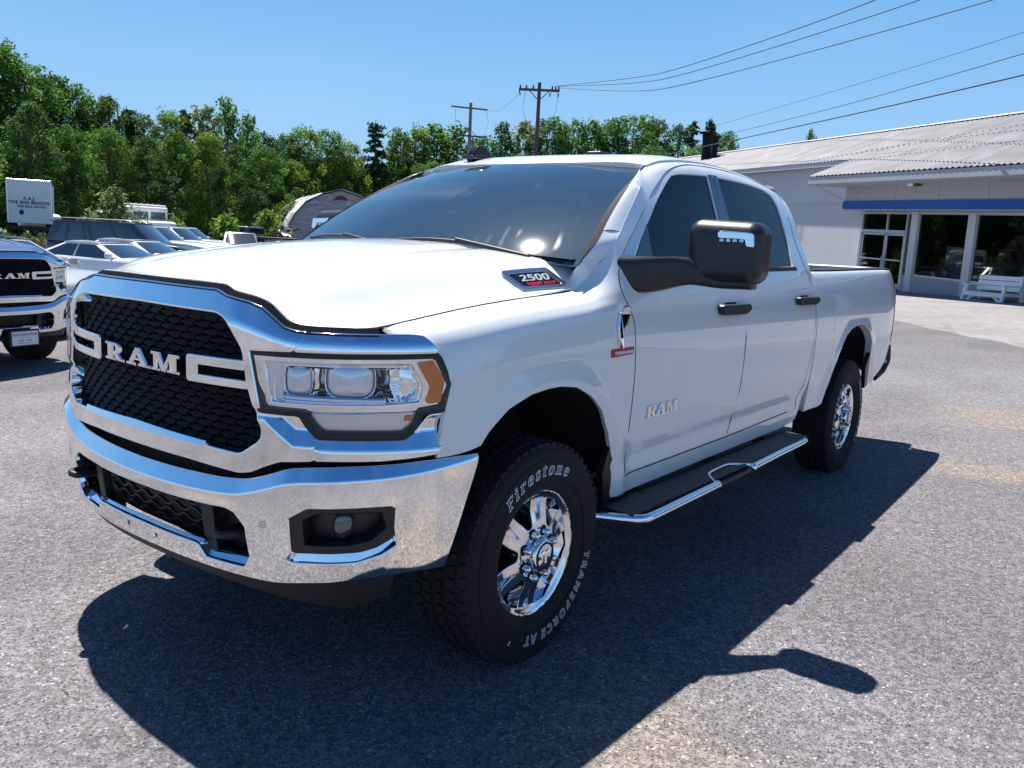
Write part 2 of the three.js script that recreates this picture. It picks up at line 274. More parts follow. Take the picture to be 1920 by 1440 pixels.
// ---------- materials ----------
const M = {
  paint: phys([.72, .745, .74], { roughness: .32, clearcoat: 1, clearcoatRoughness: .03 }),
  navy: phys([.012, .03, .085], { roughness: .35, clearcoat: 1, clearcoatRoughness: .03 }),
  chrome: std([.90, .91, .92], .045, 1), satin: std([.62, .63, .65], .28, 1),
  alloy: std([.86, .87, .88], .10, 1),
  black: std([.010, .010, .011], .5), plastic: std([.013, .013, .014], .36), gloss: phys([.008, .008, .009], { roughness: .2, clearcoat: .5 }), cell: phys([.004, .004, .005], { roughness: .55, specularIntensity: .35 }), liner: std([.009, .009, .010], .95),
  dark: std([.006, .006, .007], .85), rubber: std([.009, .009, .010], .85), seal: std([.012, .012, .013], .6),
  tint: phys([.008, .012, .020], { roughness: .02, transmission: 1, thickness: 0, ior: 1.28 }),
  screen: phys([.10, .205, .31], { roughness: .055, transmission: .80, thickness: 0, ior: 2.2 }),  // blue diffuse share stands in for sky reflected in the dusty glass
  lens: phys([.97, .98, .99], { roughness: .01, transmission: 1, thickness: 0, ior: 1.45 }),
  bulb: phys([.66, .71, .77], { roughness: .10, clearcoat: 1, metalness: .5 }),
  shopGlass: phys([.50, .54, .56], { roughness: .02, transmission: 1, thickness: 0, ior: 1.45 }),
  trim: phys([.055, .055, .058], { roughness: .8, specularIntensity: .3 }),
  gapBlack: phys([.006, .006, .007], { roughness: 1, specularIntensity: .08 }),  // matt black for the painted gap shade along the hood front
  badgeText: std([.46, .48, .52], .4, .2),
  fogGlass: phys([.10, .11, .13], { roughness: .04, metalness: .6, clearcoat: 1 }), amber: phys([.62, .16, .015], { roughness: .18, clearcoat: 1 }), red: phys([.28, .008, .008], { roughness: .2, clearcoat: 1 }),
  redtext: std([.55, .02, .03], .4), letter: std([.75, .75, .75], .6), fabric: std([.03, .03, .033], .9), dash: std([.13, .145, .16], .8),
  white: std([.78, .78, .77], .55), orangepeel: std([.5, .5, .5], .5),
};
// faint wash marks on the windscreen
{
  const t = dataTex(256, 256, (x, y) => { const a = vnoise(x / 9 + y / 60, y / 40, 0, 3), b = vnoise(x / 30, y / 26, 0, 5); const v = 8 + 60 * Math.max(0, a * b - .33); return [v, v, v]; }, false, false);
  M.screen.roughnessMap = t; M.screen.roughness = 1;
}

// ---------- the pickup ----------
function rounded(pts, r = .006) { return roundPoly(pts, r, 3); }
const mirrorHalf = (half) => [...half, ...half.map(([u, y]) => [-u, y]).reverse().filter((p) => Math.abs(p[0]) > 1e-6)];

function wheelParts() {
  const toX = new THREE.Matrix4().makeRotationZ(-Math.PI / 2), L = (pts, n = 96) => new THREE.LatheGeometry(pts.map(([r, x]) => new THREE.Vector2(r, x)), n).applyMatrix4(toX);
  const tyre = [L([[.236, -.108], [.245, -.12], [.268, -.131], [.31, -.1375], [.35, -.136], [.382, -.127], [.402, -.113], [.409, -.09], [.409, .09], [.402, .113], [.382, .127], [.35, .136], [.31, .1375], [.268, .131], [.245, .12], [.236, .108]], 96)];
  const R = rng(5);
  for (let i = 0; i < 58; i++) { // tread blocks
    const a = i / 58 * Math.PI * 2;
    for (const [x, w, l, o, rr] of [[-.098, .03, .030, 0, .409], [-.055, .032, .030, .5, .412], [0, .028, .032, .2, .413], [.055, .032, .030, .7, .412], [.098, .03, .030, .35, .408]]) {
      const t = a + o / 58 * Math.PI * 2, g = new THREE.BoxGeometry(w, .012, l * (.9 + .2 * R())); g.rotateY((R() - .5) * .3); g.translate(0, rr, 0); g.rotateX(t); g.translate(x, 0, 0); tyre.push(g);
    }
  }
  const cv = document.createElement('canvas'); cv.width = 2048; cv.height = 128; const c = cv.getContext('2d');
  c.fillStyle = '#08080a'; c.fillRect(0, 0, 2048, 128);
  const word = (str, u, font, gap, w) => { c.font = font; c.lineWidth = w; c.strokeStyle = '#d9dcdf'; c.lineJoin = 'round'; let total = 0; for (const ch of str) total += c.measureText(ch).width * .78 + gap; let at = -total / 2; for (const ch of str) { const cw = c.measureText(ch).width * .78; c.save(); c.translate(2048 - (u * 2048) + 0, 0); c.restore(); c.save(); c.translate(u * 2048 - at - cw / 2, 94); c.scale(-.78, 1); c.textAlign = 'center'; c.strokeText(ch, 0, 0); c.restore(); at += cw + gap; } };
  word('Firestone', .775, 'bold italic 82px serif', 12, 4); word('TRANSFORCE AT', .335, 'bold 70px sans-serif', 9, 4);
  c.font = 'bold 34px sans-serif'; c.save(); c.translate(2048 * .335 - 352, 62); c.scale(-.8, 1); c.fillStyle = '#d9dcdf'; c.fillText('2', 0, 0); c.restore();
  const lt = new THREE.CanvasTexture(cv); lt.colorSpace = THREE.SRGBColorSpace;
  const lettering = L([[.283, .1365], [.30, .1388], [.325, .1392], [.345, .1381], [.362, .1352]], 128);
  const letterMat = new THREE.MeshStandardMaterial({ map: lt, roughness: .8 });
  // rim face with six pockets
  const dish = (r) => .112 - .020 * sstep(.09, .19, r) + .016 * sstep(.205, .238, r) - .008 * sstep(.238, .247, r);
  const S = (y, z, d = 0) => [dish(Math.hypot(y, z)) + d, y, z];
  const circle = (r, n) => Array.from({ length: n }, (_, i) => [r * Math.cos(i / n * 2 * Math.PI), r * Math.sin(i / n * 2 * Math.PI)]);
  const holes = [], rib = [], grooves = [];
  for (let k = 0; k < 6; k++) {
    const a0 = (k + .38) / 6 * 2 * Math.PI, pol = (r, a) => [r * Math.cos(a0 + a), r * Math.sin(a0 + a)];
    holes.push(roundPoly([pol(.110, -.15), pol(.110, .15), pol(.16, .235), pol(.212, .30), pol(.219, 0), pol(.212, -.30), pol(.16, -.235)], .014, 4));
    const a1 = a0 + Math.PI / 6, q = (r, a) => [r * Math.cos(a1 + a), r * Math.sin(a1 + a)];
    grooves.push(roundPoly([q(.128, -.035), q(.128, .035), q(.207, .095), q(.207, -.095)], .004, 3));
  }
  const face = panel(S, circle(.246, 72), { holes: [...holes, ...grooves], step: [.011, .011], t: .05, r: .003 });
  const groove = grooves.map((g) => panel((y, z, d) => S(y, z, d - .014), g, { step: [.02, .02], skirt: false }));
  const barrel = L([[.240, .112], [.232, .092], [.205, .055], [.175, .022], [.172, -.03], [.19, -.11]], 64);
  const rim = merge([face, ...groove]);
  const brake = merge([cyl(.150, .150, .03, 40, [.0, 0, 0], [0, 0, Math.PI / 2]), rbox(.06, .10, .20, .02, [.005, .10, -.06]), cyl(.09, .09, .09, 24, [.03, 0, 0], [0, 0, Math.PI / 2])]);
  const cap = merge([L([[.0, .150], [.052, .149], [.060, .144], [.064, .135], [.066, .10]], 40)]);
  const ring = L([[.045, .1500], [.049, .1525], [.053, .1505]], 40);
  const lug = merge([cyl(.0135, .0135, .028, 12, [.118, 0, 0], [0, 0, Math.PI / 2]), new THREE.SphereGeometry(.0132, 12, 8).translate(.132, 0, 0)]);
  const lugHole = cyl(.021, .021, .004, 16, [.1105, 0, 0], [0, 0, Math.PI / 2]);
  // a shield with a pair of curled horns
  const horn = (s) => extrude(roundPoly([[0, .016], [s * .012, .024], [s * .026, .020], [s * .031, .004], [s * .024, -.010], [s * .018, -.004], [s * .021, .004], [s * .014, .010], [s * .008, .002], [s * .006, -.022], [0, -.028]], .003, 3), .004, .0008);
  const emblem = merge([horn(1), horn(-1)]).applyMatrix4(new THREE.Matrix4().makeRotationY(Math.PI / 2)).translate(.1490, 0, 0);
  return { tyre: merge(tyre), lettering, letterMat, rim, barrel, brake, cap, ring, lug, lugHole, emblem };
}

function makePickup(label, group) {
  const T = thing('pickup_truck', label, 'pickup truck', group);
  const both = (name, geo, mat, parent = T) => { const a = mesh(name, geo, mat, parent), b = mesh(name, mirrorX(Array.isArray(geo) ? merge(geo) : geo), mat, parent); return [a, b]; };
  const W = wheelParts();
  for (const [z, s] of [[0, 1], [-3.797, 1], [0, -1], [-3.797, -1]]) {
    const w = new THREE.Group(); w.name = 'wheel'; w.position.set(s * .866, .412, z); w.rotation.y = s < 0 ? Math.PI : 0; if (z < -1) w.rotation.x = 1.1; T.add(w);
    mesh('tyre', W.tyre, M.rubber, w); mesh('lettering', W.lettering, W.letterMat, w); mesh('rim', W.rim, M.alloy, w); mesh('barrel', W.barrel, M.alloy, w); mesh('brake', W.brake, M.dark, w);
    mesh('hub_cap', W.cap, M.chrome, w); mesh('cap_ring', W.ring, M.dark, w); mesh('ram_head_emblem', W.emblem, M.chrome, w);
    for (let k = 0; k < 8; k++) { const a = (k + .5) / 8 * 2 * Math.PI, y = .0875 * Math.cos(a), zz = .0875 * Math.sin(a); const l = mesh('lug_nut', W.lug, M.chrome, w); l.position.set(0, y, zz); const h = mesh('lug_hole', W.lugHole, M.dark, w); h.position.set(0, y, zz); }
  }
  // --- sheet metal ---
  const top = lipTop.slice(0, 9);
  const edge = [...top, [.80, 1.247], [.86, 1.247]].map(([u, y]) => { const p = nose(u, y, -.040); return [p[0], p[2]]; });
  const hoodHalf = [...edge, ...[.74, .70, .66, .6, .5, .4, .3, .15, 0, -.15, -.28].map((z) => [side(z, 8)[0] - .002, z]), [.856, -.335], [.838, -.385], [.79, -.405], [.6, -.345], [.4, -.275], [.2, -.245], [0, -.235]];
  const hoodOutline = roundPoly(mirrorHalf(hoodHalf), .02, 3);
  mesh('hood', panel(hood, hoodOutline, { step: [.03, .05], sgn: -1, t: .005, r: .003 }), M.paint, T);
  const zs = (list) => list.map(([z, y, k]) => [z, sideS(side, z, y), k]);
  const archF = [[.388, 2.685], [.359, 2.879], [.259, 3.288], [.135, 3.547], [.036, 3.62], [-.041, 3.625], [-.15, 3.517], [-.259, 3.17], [-.351, 2.771], [-.431, 2.257], [-.49, 1.738], [-.526, 1.35], [-.540, .836]];
  const dF = [[-.603, 2.24], [-.602, 3.033], [-.598, 3.9], [-.586, 4.777], [-.559, 5.32], [-.524, 6.07], [-.528, 6.664], [-.556, 7.17], [-.607, 7.59], [-.79, 8.77], [-1.051, 10.2], [-1.23, 11.15], [-1.30, 11.55], [-1.40, 11.95], [-1.55, 12.25], [-1.80, 12.38]];
  const bCut = [[-1.79, 11.2], [-1.765, 9], [-1.757, 7], [-1.752, 4.2], [-1.755, 2.74], [-1.748, 2.38], [-1.715, 1.43], [-1.70, 1.27]];
  const doorF = [...dF, ...bCut, [-.615, 1.27], [-.611, 1.63]];
  const rTop = [[-1.812, 12.38], [-2.1, 12.45], [-2.5, 12.42], [-2.66, 12.25], [-2.76, 11.8], [-2.795, 11.1]];
  const rBack = [[-2.79, 10], [-2.775, 8.6], [-2.80, 7.4], [-2.835, 6.3], [-2.85, 5.1], [-2.862, 4.4], [-2.855, 3.2], [-2.805, 2.04], [-2.769, 1.87], [-2.735, 1.6], [-2.748, 1.30]];
  const doorR = [...rTop, ...rBack, [-1.713, 1.27], [-1.728, 1.43], [-1.761, 2.38], [-1.768, 2.74], [-1.765, 4.2], [-1.770, 7], [-1.778, 9], [-1.803, 11.2]];
  const glassF = rounded([[-.72, 7.52], [-.79, 8.15], [-.886, 8.86], [-1.078, 9.94], [-1.249, 10.84], [-1.32, 11.2], [-1.41, 11.36], [-1.74, 11.50], [-1.70, 9.5], [-1.69, 7.12]], .03);
  const glassR = rounded([[-1.86, 11.52], [-2.3, 11.62], [-2.52, 11.58], [-2.625, 11.25], [-2.665, 10.5], [-2.66, 9.2], [-2.60, 7.25], [-1.83, 7.08], [-1.84, 9.5]], .03);
  const opt = { step: [.04, .2], sgn: -1, t: .02, r: .003 };
  // front wing, cut by the nose, the bonnet line, the door and the wheel
  const fender = [[.655, 7.98, 1], [.645, 7.1], [.623, 6.42], [.577, 5.775], [.551, 5.17], [.533, 4.554], [.512, 4.087], [.530, 3.5], [.541, 3.05], [.553, 2.584], [.482, 2.613], ...archF, [-.55, .72], [-.594, .70], [-.595, 2.24], [-.594, 3.033], [-.590, 3.9], [-.578, 4.777], [-.551, 5.32], [-.516, 6.07], [-.520, 6.664], [-.548, 7.17], [-.56, 7.5], [-.50, 7.85], [-.42, 7.97], [-.36, 8.0], [-.30, 8], [0, 8], [.3, 8], [.5, 8], [.645, 7.99]].map((p) => [p[0], p[1]]);
  both('fender', panel(side, fender, opt), M.paint);
  const zA = spline([[1.46, -.40], [1.55, -.575], [1.65, -.72], [1.775, -.905], [1.89, -1.085], [1.95, -1.235]]);
  const frame = [[-.60, .72], [-2.6, .75], [-2.78, .90], [-2.885, 2.2], [-2.888, 5], [-2.886, 7], [-2.872, 9], [-2.88, 10.5], [-2.87, 12], [-2.84, 13.2], [-2.4, 13.35], [-1.9, 13.3], [-1.5, 13.3], [-1.25, 13.1], ...[1.94, 1.91, 1.88, 1.84, 1.80, 1.76, 1.72, 1.68, 1.64, 1.60, 1.56, 1.53].map((y) => [zA(y)[0] + .006, sideS(side, zA(y)[0], y)])];
  const openings = [...dF.slice(6), ...rTop, ...rBack, [-1.72, 1.27], [-.615, 1.27], [-.611, 1.63], ...dF.slice(0, 6)];
  const cabFrame = [...frame, [-.50, 8.12], [-.47, 8.0], [-.53, 7.75], [-.562, 7.4]];
  both('cab_frame', panel(side, cabFrame, { ...opt, holes: [offsetPoly(openings, .006, .05)] }), M.paint);
  for (const [nm, o, g] of [['front_door', doorF, glassF], ['rear_door', doorR, glassR]]) {
    const pair = both(nm, panel(side, offsetPoly(o, -.0035, -.03), { ...opt, holes: [g] }), M.paint);
    const seal = panel((a, b, d) => side(a, b, d - .004), offsetPoly(g, .006, .05), { ...opt, holes: [offsetPoly(g, -.014, -.12)], t: .012 });
    const pane = panel((a, b, d) => side(a, b, d - .010), offsetPoly(g, -.004, -.03), { ...opt, t: .003, r: .001 });
    const seals = [seal, mirrorX(seal)], panes = [pane, mirrorX(pane)];
    const hz = nm === 'front_door' ? -1.565 : -2.66, hs = nm === 'front_door' ? 5.16 : 5.30;
    const hp = (z, s, d) => side(hz + z, hs + s / .15, d);
    const handle = wrap(extrude(roundPoly([[-.165, -.030], [.10, -.034], [.165, -.012], [.165, .022], [-.165, .026]], .014, 3), .022, .006), (x, y, d) => hp(-x, y, d + .012), 0, 0, 1, 1);
    const cup = wrap(extrude(roundPoly([[-.08, -.02], [.06, -.02], [.06, .042], [-.08, .042]], .02, 4), .003), (x, y, d) => hp(-x, y, d + .001), 0, 0, 1, 1);
    pair.forEach((p, i) => { const f = i ? mirrorX : (x) => x; mesh('window_seal', seals[i], M.seal, p); mesh('window_glass', panes[i], M.tint, p); mesh('handle', f(handle), M.plastic, p); mesh('handle_cup', f(cup), M.dark, p); });
    if (nm === 'front_door') { mesh('sail_trim', panel((a, b, d) => side(a, b, d + .002), [[-.70, 7.45], [-.90, 8.95], [-.875, 8.2], [-.86, 7.5]], { ...opt, t: .006 }), M.gloss, pair[0]); }
  }
  const line = (pts, r = .0032, d = -.0012, fn = side) => tube(pts.map(([z, s]) => fn(z, s, d)), r, 5, pts.length * 4);
  both('hood_gap', [line([[.73, 8.02], [.66, 8.02], [.55, 8.02], [.4, 8.02], [.25, 8.02], [.1, 8.02], [-.1, 8.02], [-.24, 8.02], [-.30, 8.0]], .0036, -.0005)], M.seal);  // dark tube laid on to draw the shade of the hood shut line
  for (const q of [[...dF].reverse().concat([[-.611, 1.63], [-.615, 1.27]]), [[-1.80, 12.38], ...bCut].map(([z, s]) => [z - .0055, s]), rTop, rBack]) both('door_gap', [line(q)], M.seal);  // dark tubes along the cuts stand in for shaded door gaps
  both('pillar_trim', panel((a, b, d) => side(a, b, d + .001), roundPoly([[-1.695, 7.0], [-1.705, 9.5], [-1.745, 11.56], [-1.795, 11.6], [-1.775, 9], [-1.762, 7.0]], .004), { ...opt, t: .005 }), M.gloss);
  both('pillar_trim', panel((a, b, d) => side(a, b, d + .001), roundPoly([[-1.772, 7.0], [-1.785, 9], [-1.805, 11.6], [-1.858, 11.6], [-1.845, 9.5], [-1.83, 7.0]], .004), { ...opt, t: .005 }), M.gloss);
  both('belt_moulding', panel((a, b, d) => side(a, b, d + .004), [[-.73, 7.50], [-1.7, 7.10], [-2.64, 7.24], [-2.645, 7.08], [-1.7, 6.93], [-.72, 7.34]], { ...opt, t: .01 }), M.seal);
  // windscreen pillars: black trim against the glass, then body colour
  const rib = (k0, k1, b0 = -.03) => grid((t, k) => { const b = lerp(b0, 1.03, t), e = screen(1, b, .002), y = e[1] + .012; const z = zA(Math.max(1.46, y))[0], q = side(z, sideS(side, z, y), 0); const w = lerp(k0, k1, k); return [lerp(e[0], q[0], w), lerp(e[1], q[1], w) + .012 * Math.sin(w * Math.PI), lerp(e[2], q[2], w) + .006 * Math.sin(w * Math.PI)]; }, 40, 6);
  both('windscreen_pillar', [rib(.34, 1.0, .22)], M.paint); both('windscreen_trim', [rib(-.05, .36)], M.trim);
  const trimEdge = (b, w = .34) => { const e = screen(1, b, .002), y = e[1] + .012, z = zA(Math.max(1.46, y))[0], q = side(z, sideS(side, z, y), 0); return [lerp(e[0], q[0], w), lerp(e[1], q[1], w) + .012 * Math.sin(w * Math.PI), lerp(e[2], q[2], w) + .006 * Math.sin(w * Math.PI), z, sideS(side, z, y)]; };
  const endP = trimEdge(.225, 1), cowlOut = spline([[0, -.265, 7.96], [.3, -.37, 7.95], [.55, -.46, 7.95], [.8, lerp(-.46, endP[3], .62), 8.12], [1, endP[3], endP[4]]]);
  both('cowl_corner', [grid((u, v) => { const [z, s] = cowlOut(u), o = side(z, s, 0), h = hood(.812, -.350), k = Math.min(1, u / .4), m = trimEdge(-.02), n = trimEdge(Math.max(0, (u - .4) / .6) * .245 - .02), i = u < .4 ? [lerp(h[0], m[0], k), lerp(h[1] - .008, m[1], k), lerp(h[2], m[2], k)] : n, bb = Math.sin(v * Math.PI) * .008 * (1 - u); return [lerp(o[0], i[0], v), lerp(o[1], i[1], v) + bb - (v === 0 ? .001 : 0), lerp(o[2], i[2], v)]; }, 24, 10)], M.paint);
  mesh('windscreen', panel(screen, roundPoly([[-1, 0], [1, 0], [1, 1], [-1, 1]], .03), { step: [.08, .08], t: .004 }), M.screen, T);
  mesh('screen_band', panel((a, b, d) => screen(a, b, d - .008), [[-1, .955], [1, .955], [1, 1.02], [-1, 1.02]], { step: [.06, .05], skirt: false }), M.seal, T);
  mesh('roof', panel(roof, roundPoly(mirrorHalf([[0, -1.055], [.3, -1.075], [.55, -1.115], [.672, -1.155], [.665, -1.5], [.645, -2.2], [.64, -2.80], [.60, -2.865], [0, -2.88]].map(([x, z]) => [x, z])), .01), { step: [.06, .06], sgn: -1, t: .03 }), M.paint, T);
  mesh('cab_back', [panel((x, y, d) => [x, y, -2.87 + .06 * sstep(1.5, 1.95, y) - d], roundPoly(mirrorHalf([[0, .6], [.95, .6], [.99, 1.1], [.94, 1.42], [.66, 1.96], [0, 1.985]]), .03), { holes: [roundPoly(mirrorHalf([[0, 1.46], [.78, 1.46], [.64, 1.84], [0, 1.86]]), .03)], step: [.1, .1], sgn: -1 })], M.paint, T);
  mesh('rear_window', panel((x, y, d) => [x, y, -2.862 + .06 * sstep(1.5, 1.95, y) - d], mirrorHalf([[0, 1.45], [.79, 1.45], [.65, 1.85], [0, 1.87]]), { step: [.1, .1], sgn: -1, t: .004 }), M.tint, T);
  // --- bed ---
  const archR = [[-3.213, 1.15], [-3.326, 1.766], [-3.383, 2.65], [-3.45, 3.12], [-3.529, 3.50], [-3.62, 3.74], [-3.734, 3.88], [-3.84, 3.91], [-3.95, 3.84], [-4.085, 3.50], [-4.18, 3.02], [-4.245, 2.45], [-4.30, 1.8], [-4.34, 1.2]];
  const bed = [[-2.905, 1.05], [-2.905, 3], [-2.908, 5], [-2.908, 7], [-2.905, 8.3], [-2.91, 8.9], [-4.80, 8.95], [-4.88, 8.6], [-4.935, 7.4], [-4.955, 6], [-4.965, 4.5], [-4.94, 2.9], [-4.85, 2.1], [-4.62, 1.6], [-4.42, 1.3], ...[...archR].reverse(), [-3.14, 1.05]];
  both('bed_side', panel(bedSide, bed, { ...opt, t: .05 }), M.paint);
  const fd = roundPoly([[-3.26, 4.75], [-3.46, 4.75], [-3.46, 3.65], [-3.26, 3.65]], .09, 8);
  mesh('fuel_door', panel((a, b, d) => bedSide(a, b, d + .0015), fd, { ...opt, t: .006, r: .002 }), M.paint, T);
  mesh('bed_liner', [box(1.62, .03, 2.0, [0, .90, -3.92]), box(.03, .56, 2.0, [.80, 1.17, -3.92]), box(.03, .56, 2.0, [-.80, 1.17, -3.92]), box(1.6, .56, .03, [0, 1.17, -2.93]), rbox(.28, .22, .85, .06, [.66, 1.0, -3.85]), rbox(.28, .22, .85, .06, [-.66, 1.0, -3.85])], M.liner, T);
  both('bed_rail', panel((x, z, d) => [x, 1.462 + bedRise(z) + d, z], roundPoly([[.80, -2.92], [.905, -2.92], [.905, -4.80], [.86, -4.90], [.80, -4.90]], .012), { step: [.05, .2], sgn: -1, t: .045, r: .008 }), M.liner);
  mesh('tailgate', [rbox(1.66, .58, .06, .02, [0, 1.18, -4.92]), rbox(1.62, .04, .08, .015, [0, 1.462, -4.90])], M.paint, T);
  both('tail_light', panel((a, b, d) => bedSide(a, b, d + .004), roundPoly([[-4.90, 7.0], [-4.955, 6.6], [-4.968, 4.5], [-4.945, 2.7], [-4.915, 2.7]], .01), { ...opt, t: .05 }), M.red);
  both('rear_bumper', [tube([[.955, .86, -4.925], [.965, .74, -4.93], [.95, .65, -4.86], [.93, .60, -4.72]], .022, 10, 20)], M.black);
  mesh('rear_bumper', [rbox(1.9, .17, .16, .04, [0, .70, -5.0])], M.chrome, T);
  // --- wheel wells, underbody ---
  for (const [z0, r] of [[0, .625], [-3.82, .655]]) both('wheel_well', [grid((t, k) => { const a = lerp(.02, Math.PI - .02, t); return [lerp(.50, lerp(.80, .965, sstep(.25, .6, Math.sin(a))), k), .43 + r * Math.sin(a), z0 + r * Math.cos(a) * .95]; }, 30, 2), grid((t, k) => { const a = lerp(.02, Math.PI - .02, t); return [.50, .43 + r * k * Math.sin(a), z0 + r * k * Math.cos(a) * .95]; }, 30, 2)], M.dark);
  both('mud_guard', [panel((a, b, d) => side(a, b, d - .002), roundPoly([[-.470, 2.05], [-.505, 1.6], [-.552, .80], [-.556, .55], [-.51, .55], [-.45, 1.4]], .01), { ...opt, t: .03 })], M.plastic); both('mud_guard', [panel((a, b, d) => bedSide(a, b, d - .002), roundPoly([[-4.245, 2.5], [-4.30, 1.8], [-4.37, 1.2], [-4.31, 1.05], [-4.21, 1.9]], .01), { ...opt, t: .03 })], M.plastic);
  mesh('underbody', [box(.94, .25, 1.5, [0, .72, .05]), box(1.55, .12, 2.3, [0, .60, -1.75]), box(1.3, .14, 1.9, [0, .78, -3.9]), box(.09, .17, 5.6, [.42, .56, -2.1]), box(.09, .17, 5.6, [-.42, .56, -2.1]), bar([-.75, .41, 0], [.75, .41, 0], .05), bar([-.75, .41, -3.797], [.75, .41, -3.797], .055), new THREE.SphereGeometry(.17, 14, 10).translate(.15, .41, 0), new THREE.SphereGeometry(.19, 14, 10).translate(0, .41, -3.797), bar([.2, .5, -.8], [.1, .45, -3.7], .04), bar([-.5, .48, -1.2], [-.62, .48, -4.7], .045), rbox(.5, .25, 1.0, .05, [-.35, .55, -2.6])], M.dark, T);
  // --- cabin ---
  mesh('dashboard', [rbox(1.55, .20, .42, .06, [0, 1.36, -.72]), rbox(1.55, .38, .2, .05, [0, 1.15, -.82]), rbox(.34, .25, .03, .02, [0, 1.34, -.935], [-.15, 0, 0]), panel((x, z, d) => [x, 1.452 - .05 * (z + .38) * (z + .38) + d, z], [[-.84, -.42], [.84, -.42], [.74, -.9], [-.74, -.9]], { step: [.2, .1], sgn: -1 })], M.dash, T);
  mesh('steering_wheel', [new THREE.TorusGeometry(.19, .017, 10, 32).applyMatrix4(mat4([.42, 1.33, -1.05], [-.45, 0, 0])), beam([.25, 1.33, -1.04], [.59, 1.33, -1.04], .03, .02), bar([.42, 1.33, -1.05], [.42, 1.24, -.85], .03)], M.black, T);
  for (const [x, z] of [[.40, -1.62], [-.40, -1.62], [.42, -2.55], [-.42, -2.55]]) { const s = new THREE.Group(); s.name = 'seat'; T.add(s); mesh('cushion', rbox(.52, .18, .5, .06, [x, .98, z + .22]), M.fabric, s); mesh('backrest', rbox(.50, .66, .16, .07, [x, 1.30, z - .06], [-.18, 0, 0]), M.fabric, s); mesh('headrest', rbox(.26, .19, .10, .045, [x, 1.71, z - .14], [-.12, 0, 0]), M.fabric, s); }
  mesh('cab_floor', [box(1.7, .05, 2.1, [0, .82, -1.76]), box(1.35, .02, 1.55, [0, 1.93, -2.05])], M.dash, T);
  mesh('rear_view_mirror', [rbox(.25, .07, .03, .012, [0, 1.80, -1.0]), bar([0, 1.83, -1.0], [0, 1.89, -1.02], .012)], M.black, T);
  // --- nose ---
  const face = (u, y, d = 0) => nose(u, y, d - .6 * Math.max(0, Math.min(.045, y - lerp(.975, .906, sstep(.60, .72, Math.abs(u))))) * (1 - sstep(.985, 1.02, y)));
  const surroundHalf = [...top, [.718, 1.215], [.70, 1.194], [.548, 1.187], [.590, .997], [.718, .997], [.743, .962], [.766, .938], [.766, .870], [.661, .861], [.61, .841], [.556, .815], [.513, .806], [.286, .815], [0, .815]];
  const grilleHalf = [[0, 1.294], [.415, 1.289], [.462, 1.272], [.530, 1.183], [.546, 1.085], [.575, .998], [.603, .95], [.598, .912], [.519, .858], [.38, .863], [0, .868]];
  const opening = roundPoly(mirrorHalf(grilleHalf), .022, 4);
  const sur = mesh('grille_surround', panel(face, roundPoly(mirrorHalf(surroundHalf), .010, 3), { holes: [opening], step: [.016, .012], t: .05, r: .006 }), M.chrome, T);
  mesh('lower_lip', panel((u, y, d) => nose(u, y, d + .006 - .5 * (y - .868)), roundPoly(mirrorHalf([[0, .868], [.36, .866], [.375, .880], [0, .888]]), .004), { step: [.04, .01], t: .02 }), M.chrome, sur);
  both('headlight_trim', [panel(face, roundPoly([[.744, 1.246], [.965, 1.248], [1.051, 1.249], [1.093, 1.245], [1.117, 1.227], [1.136, 1.200], [.706, 1.194], [.724, 1.215]], .008, 3), { step: [.03, .02], t: .05, r: .006 }), panel(face, roundPoly([[.770, .870], [.963, .873], [1.152, .888], [1.188, 1.004], [1.126, 1.000], [1.072, .945], [1.045, .936], [.770, .937]], .01, 3), { step: [.03, .02], t: .05, r: .006 })], M.chrome);
  both('hood_gap_band', [grid((t, k) => { const n = top.length + 1, L = [...top, [.84, 1.247], [.955, 1.248]], i = Math.min(n - 1, Math.floor(t * n)), f = t * n - i, a = L[i], b = L[i + 1] ?? L[i]; return nose(lerp(a[0], b[0], f), lerp(a[1], b[1], f) + lerp(-.003, .016, k), lerp(.003, -.020, k)); }, 80, 2)], M.gapBlack);  // black band over the chrome edge, drawing the dark gap under the hood
  // grille mesh: rows of small stepped cells
  mesh('grille_back', panel((u, y, d) => nose(u, y, d - .075), offsetPoly(mirrorHalf(grilleHalf), .02), { step: [.08, .05], t: .005 }), M.dark, T);
  const inside = (u, y) => { let c = false; for (let i = 0, j = opening.length - 1; i < opening.length; j = i++) { const a = opening[i], b = opening[j]; if ((a[1] > y) !== (b[1] > y) && u < (b[0] - a[0]) * (y - a[1]) / (b[1] - a[1]) + a[0]) c = !c; } return c; };
  for (let k = 0; k < 19; k++) {
    const y = .876 + k * .0225, parts = [], cell = .074, off = k % 2 ? cell / 2 : 0;
    let lo = 1, hi = -1; for (let u = -.62; u <= .62; u += .004) if (inside(u, y)) { lo = Math.min(lo, u); hi = Math.max(hi, u); }
    if (hi - lo < .2) continue;
    parts.push(panel((u, v, d) => nose(u, v, d - .050), [[lo - .015, y - .0035], [hi + .015, y - .0035], [hi + .015, y + .0035], [lo - .015, y + .0035]], { step: [.06, .02], t: .02, r: .002 }));
    for (let u = Math.ceil((lo - off) / cell) * cell + off; u + .05 < hi; u += cell) parts.push(panel((a, v, d) => nose(a, v, d - .046 - .6 * (v - y)), roundPoly([[u, y - .004], [u + .042, y - .004], [u + .046, y + .010], [u - .004, y + .010]], .002, 2), { step: [.06, .03], t: .022, r: .002 }));
    mesh('grille_bar', parts, M.cell, T);
  }
  const fit = (g, w, h) => { const b = g.boundingBox; return g.translate(-(b.min.x + b.max.x) / 2, -b.min.y, 0).applyMatrix4(new THREE.Matrix4().makeScale(w / (b.max.x - b.min.x), h / (b.max.y - b.min.y), 1)); };
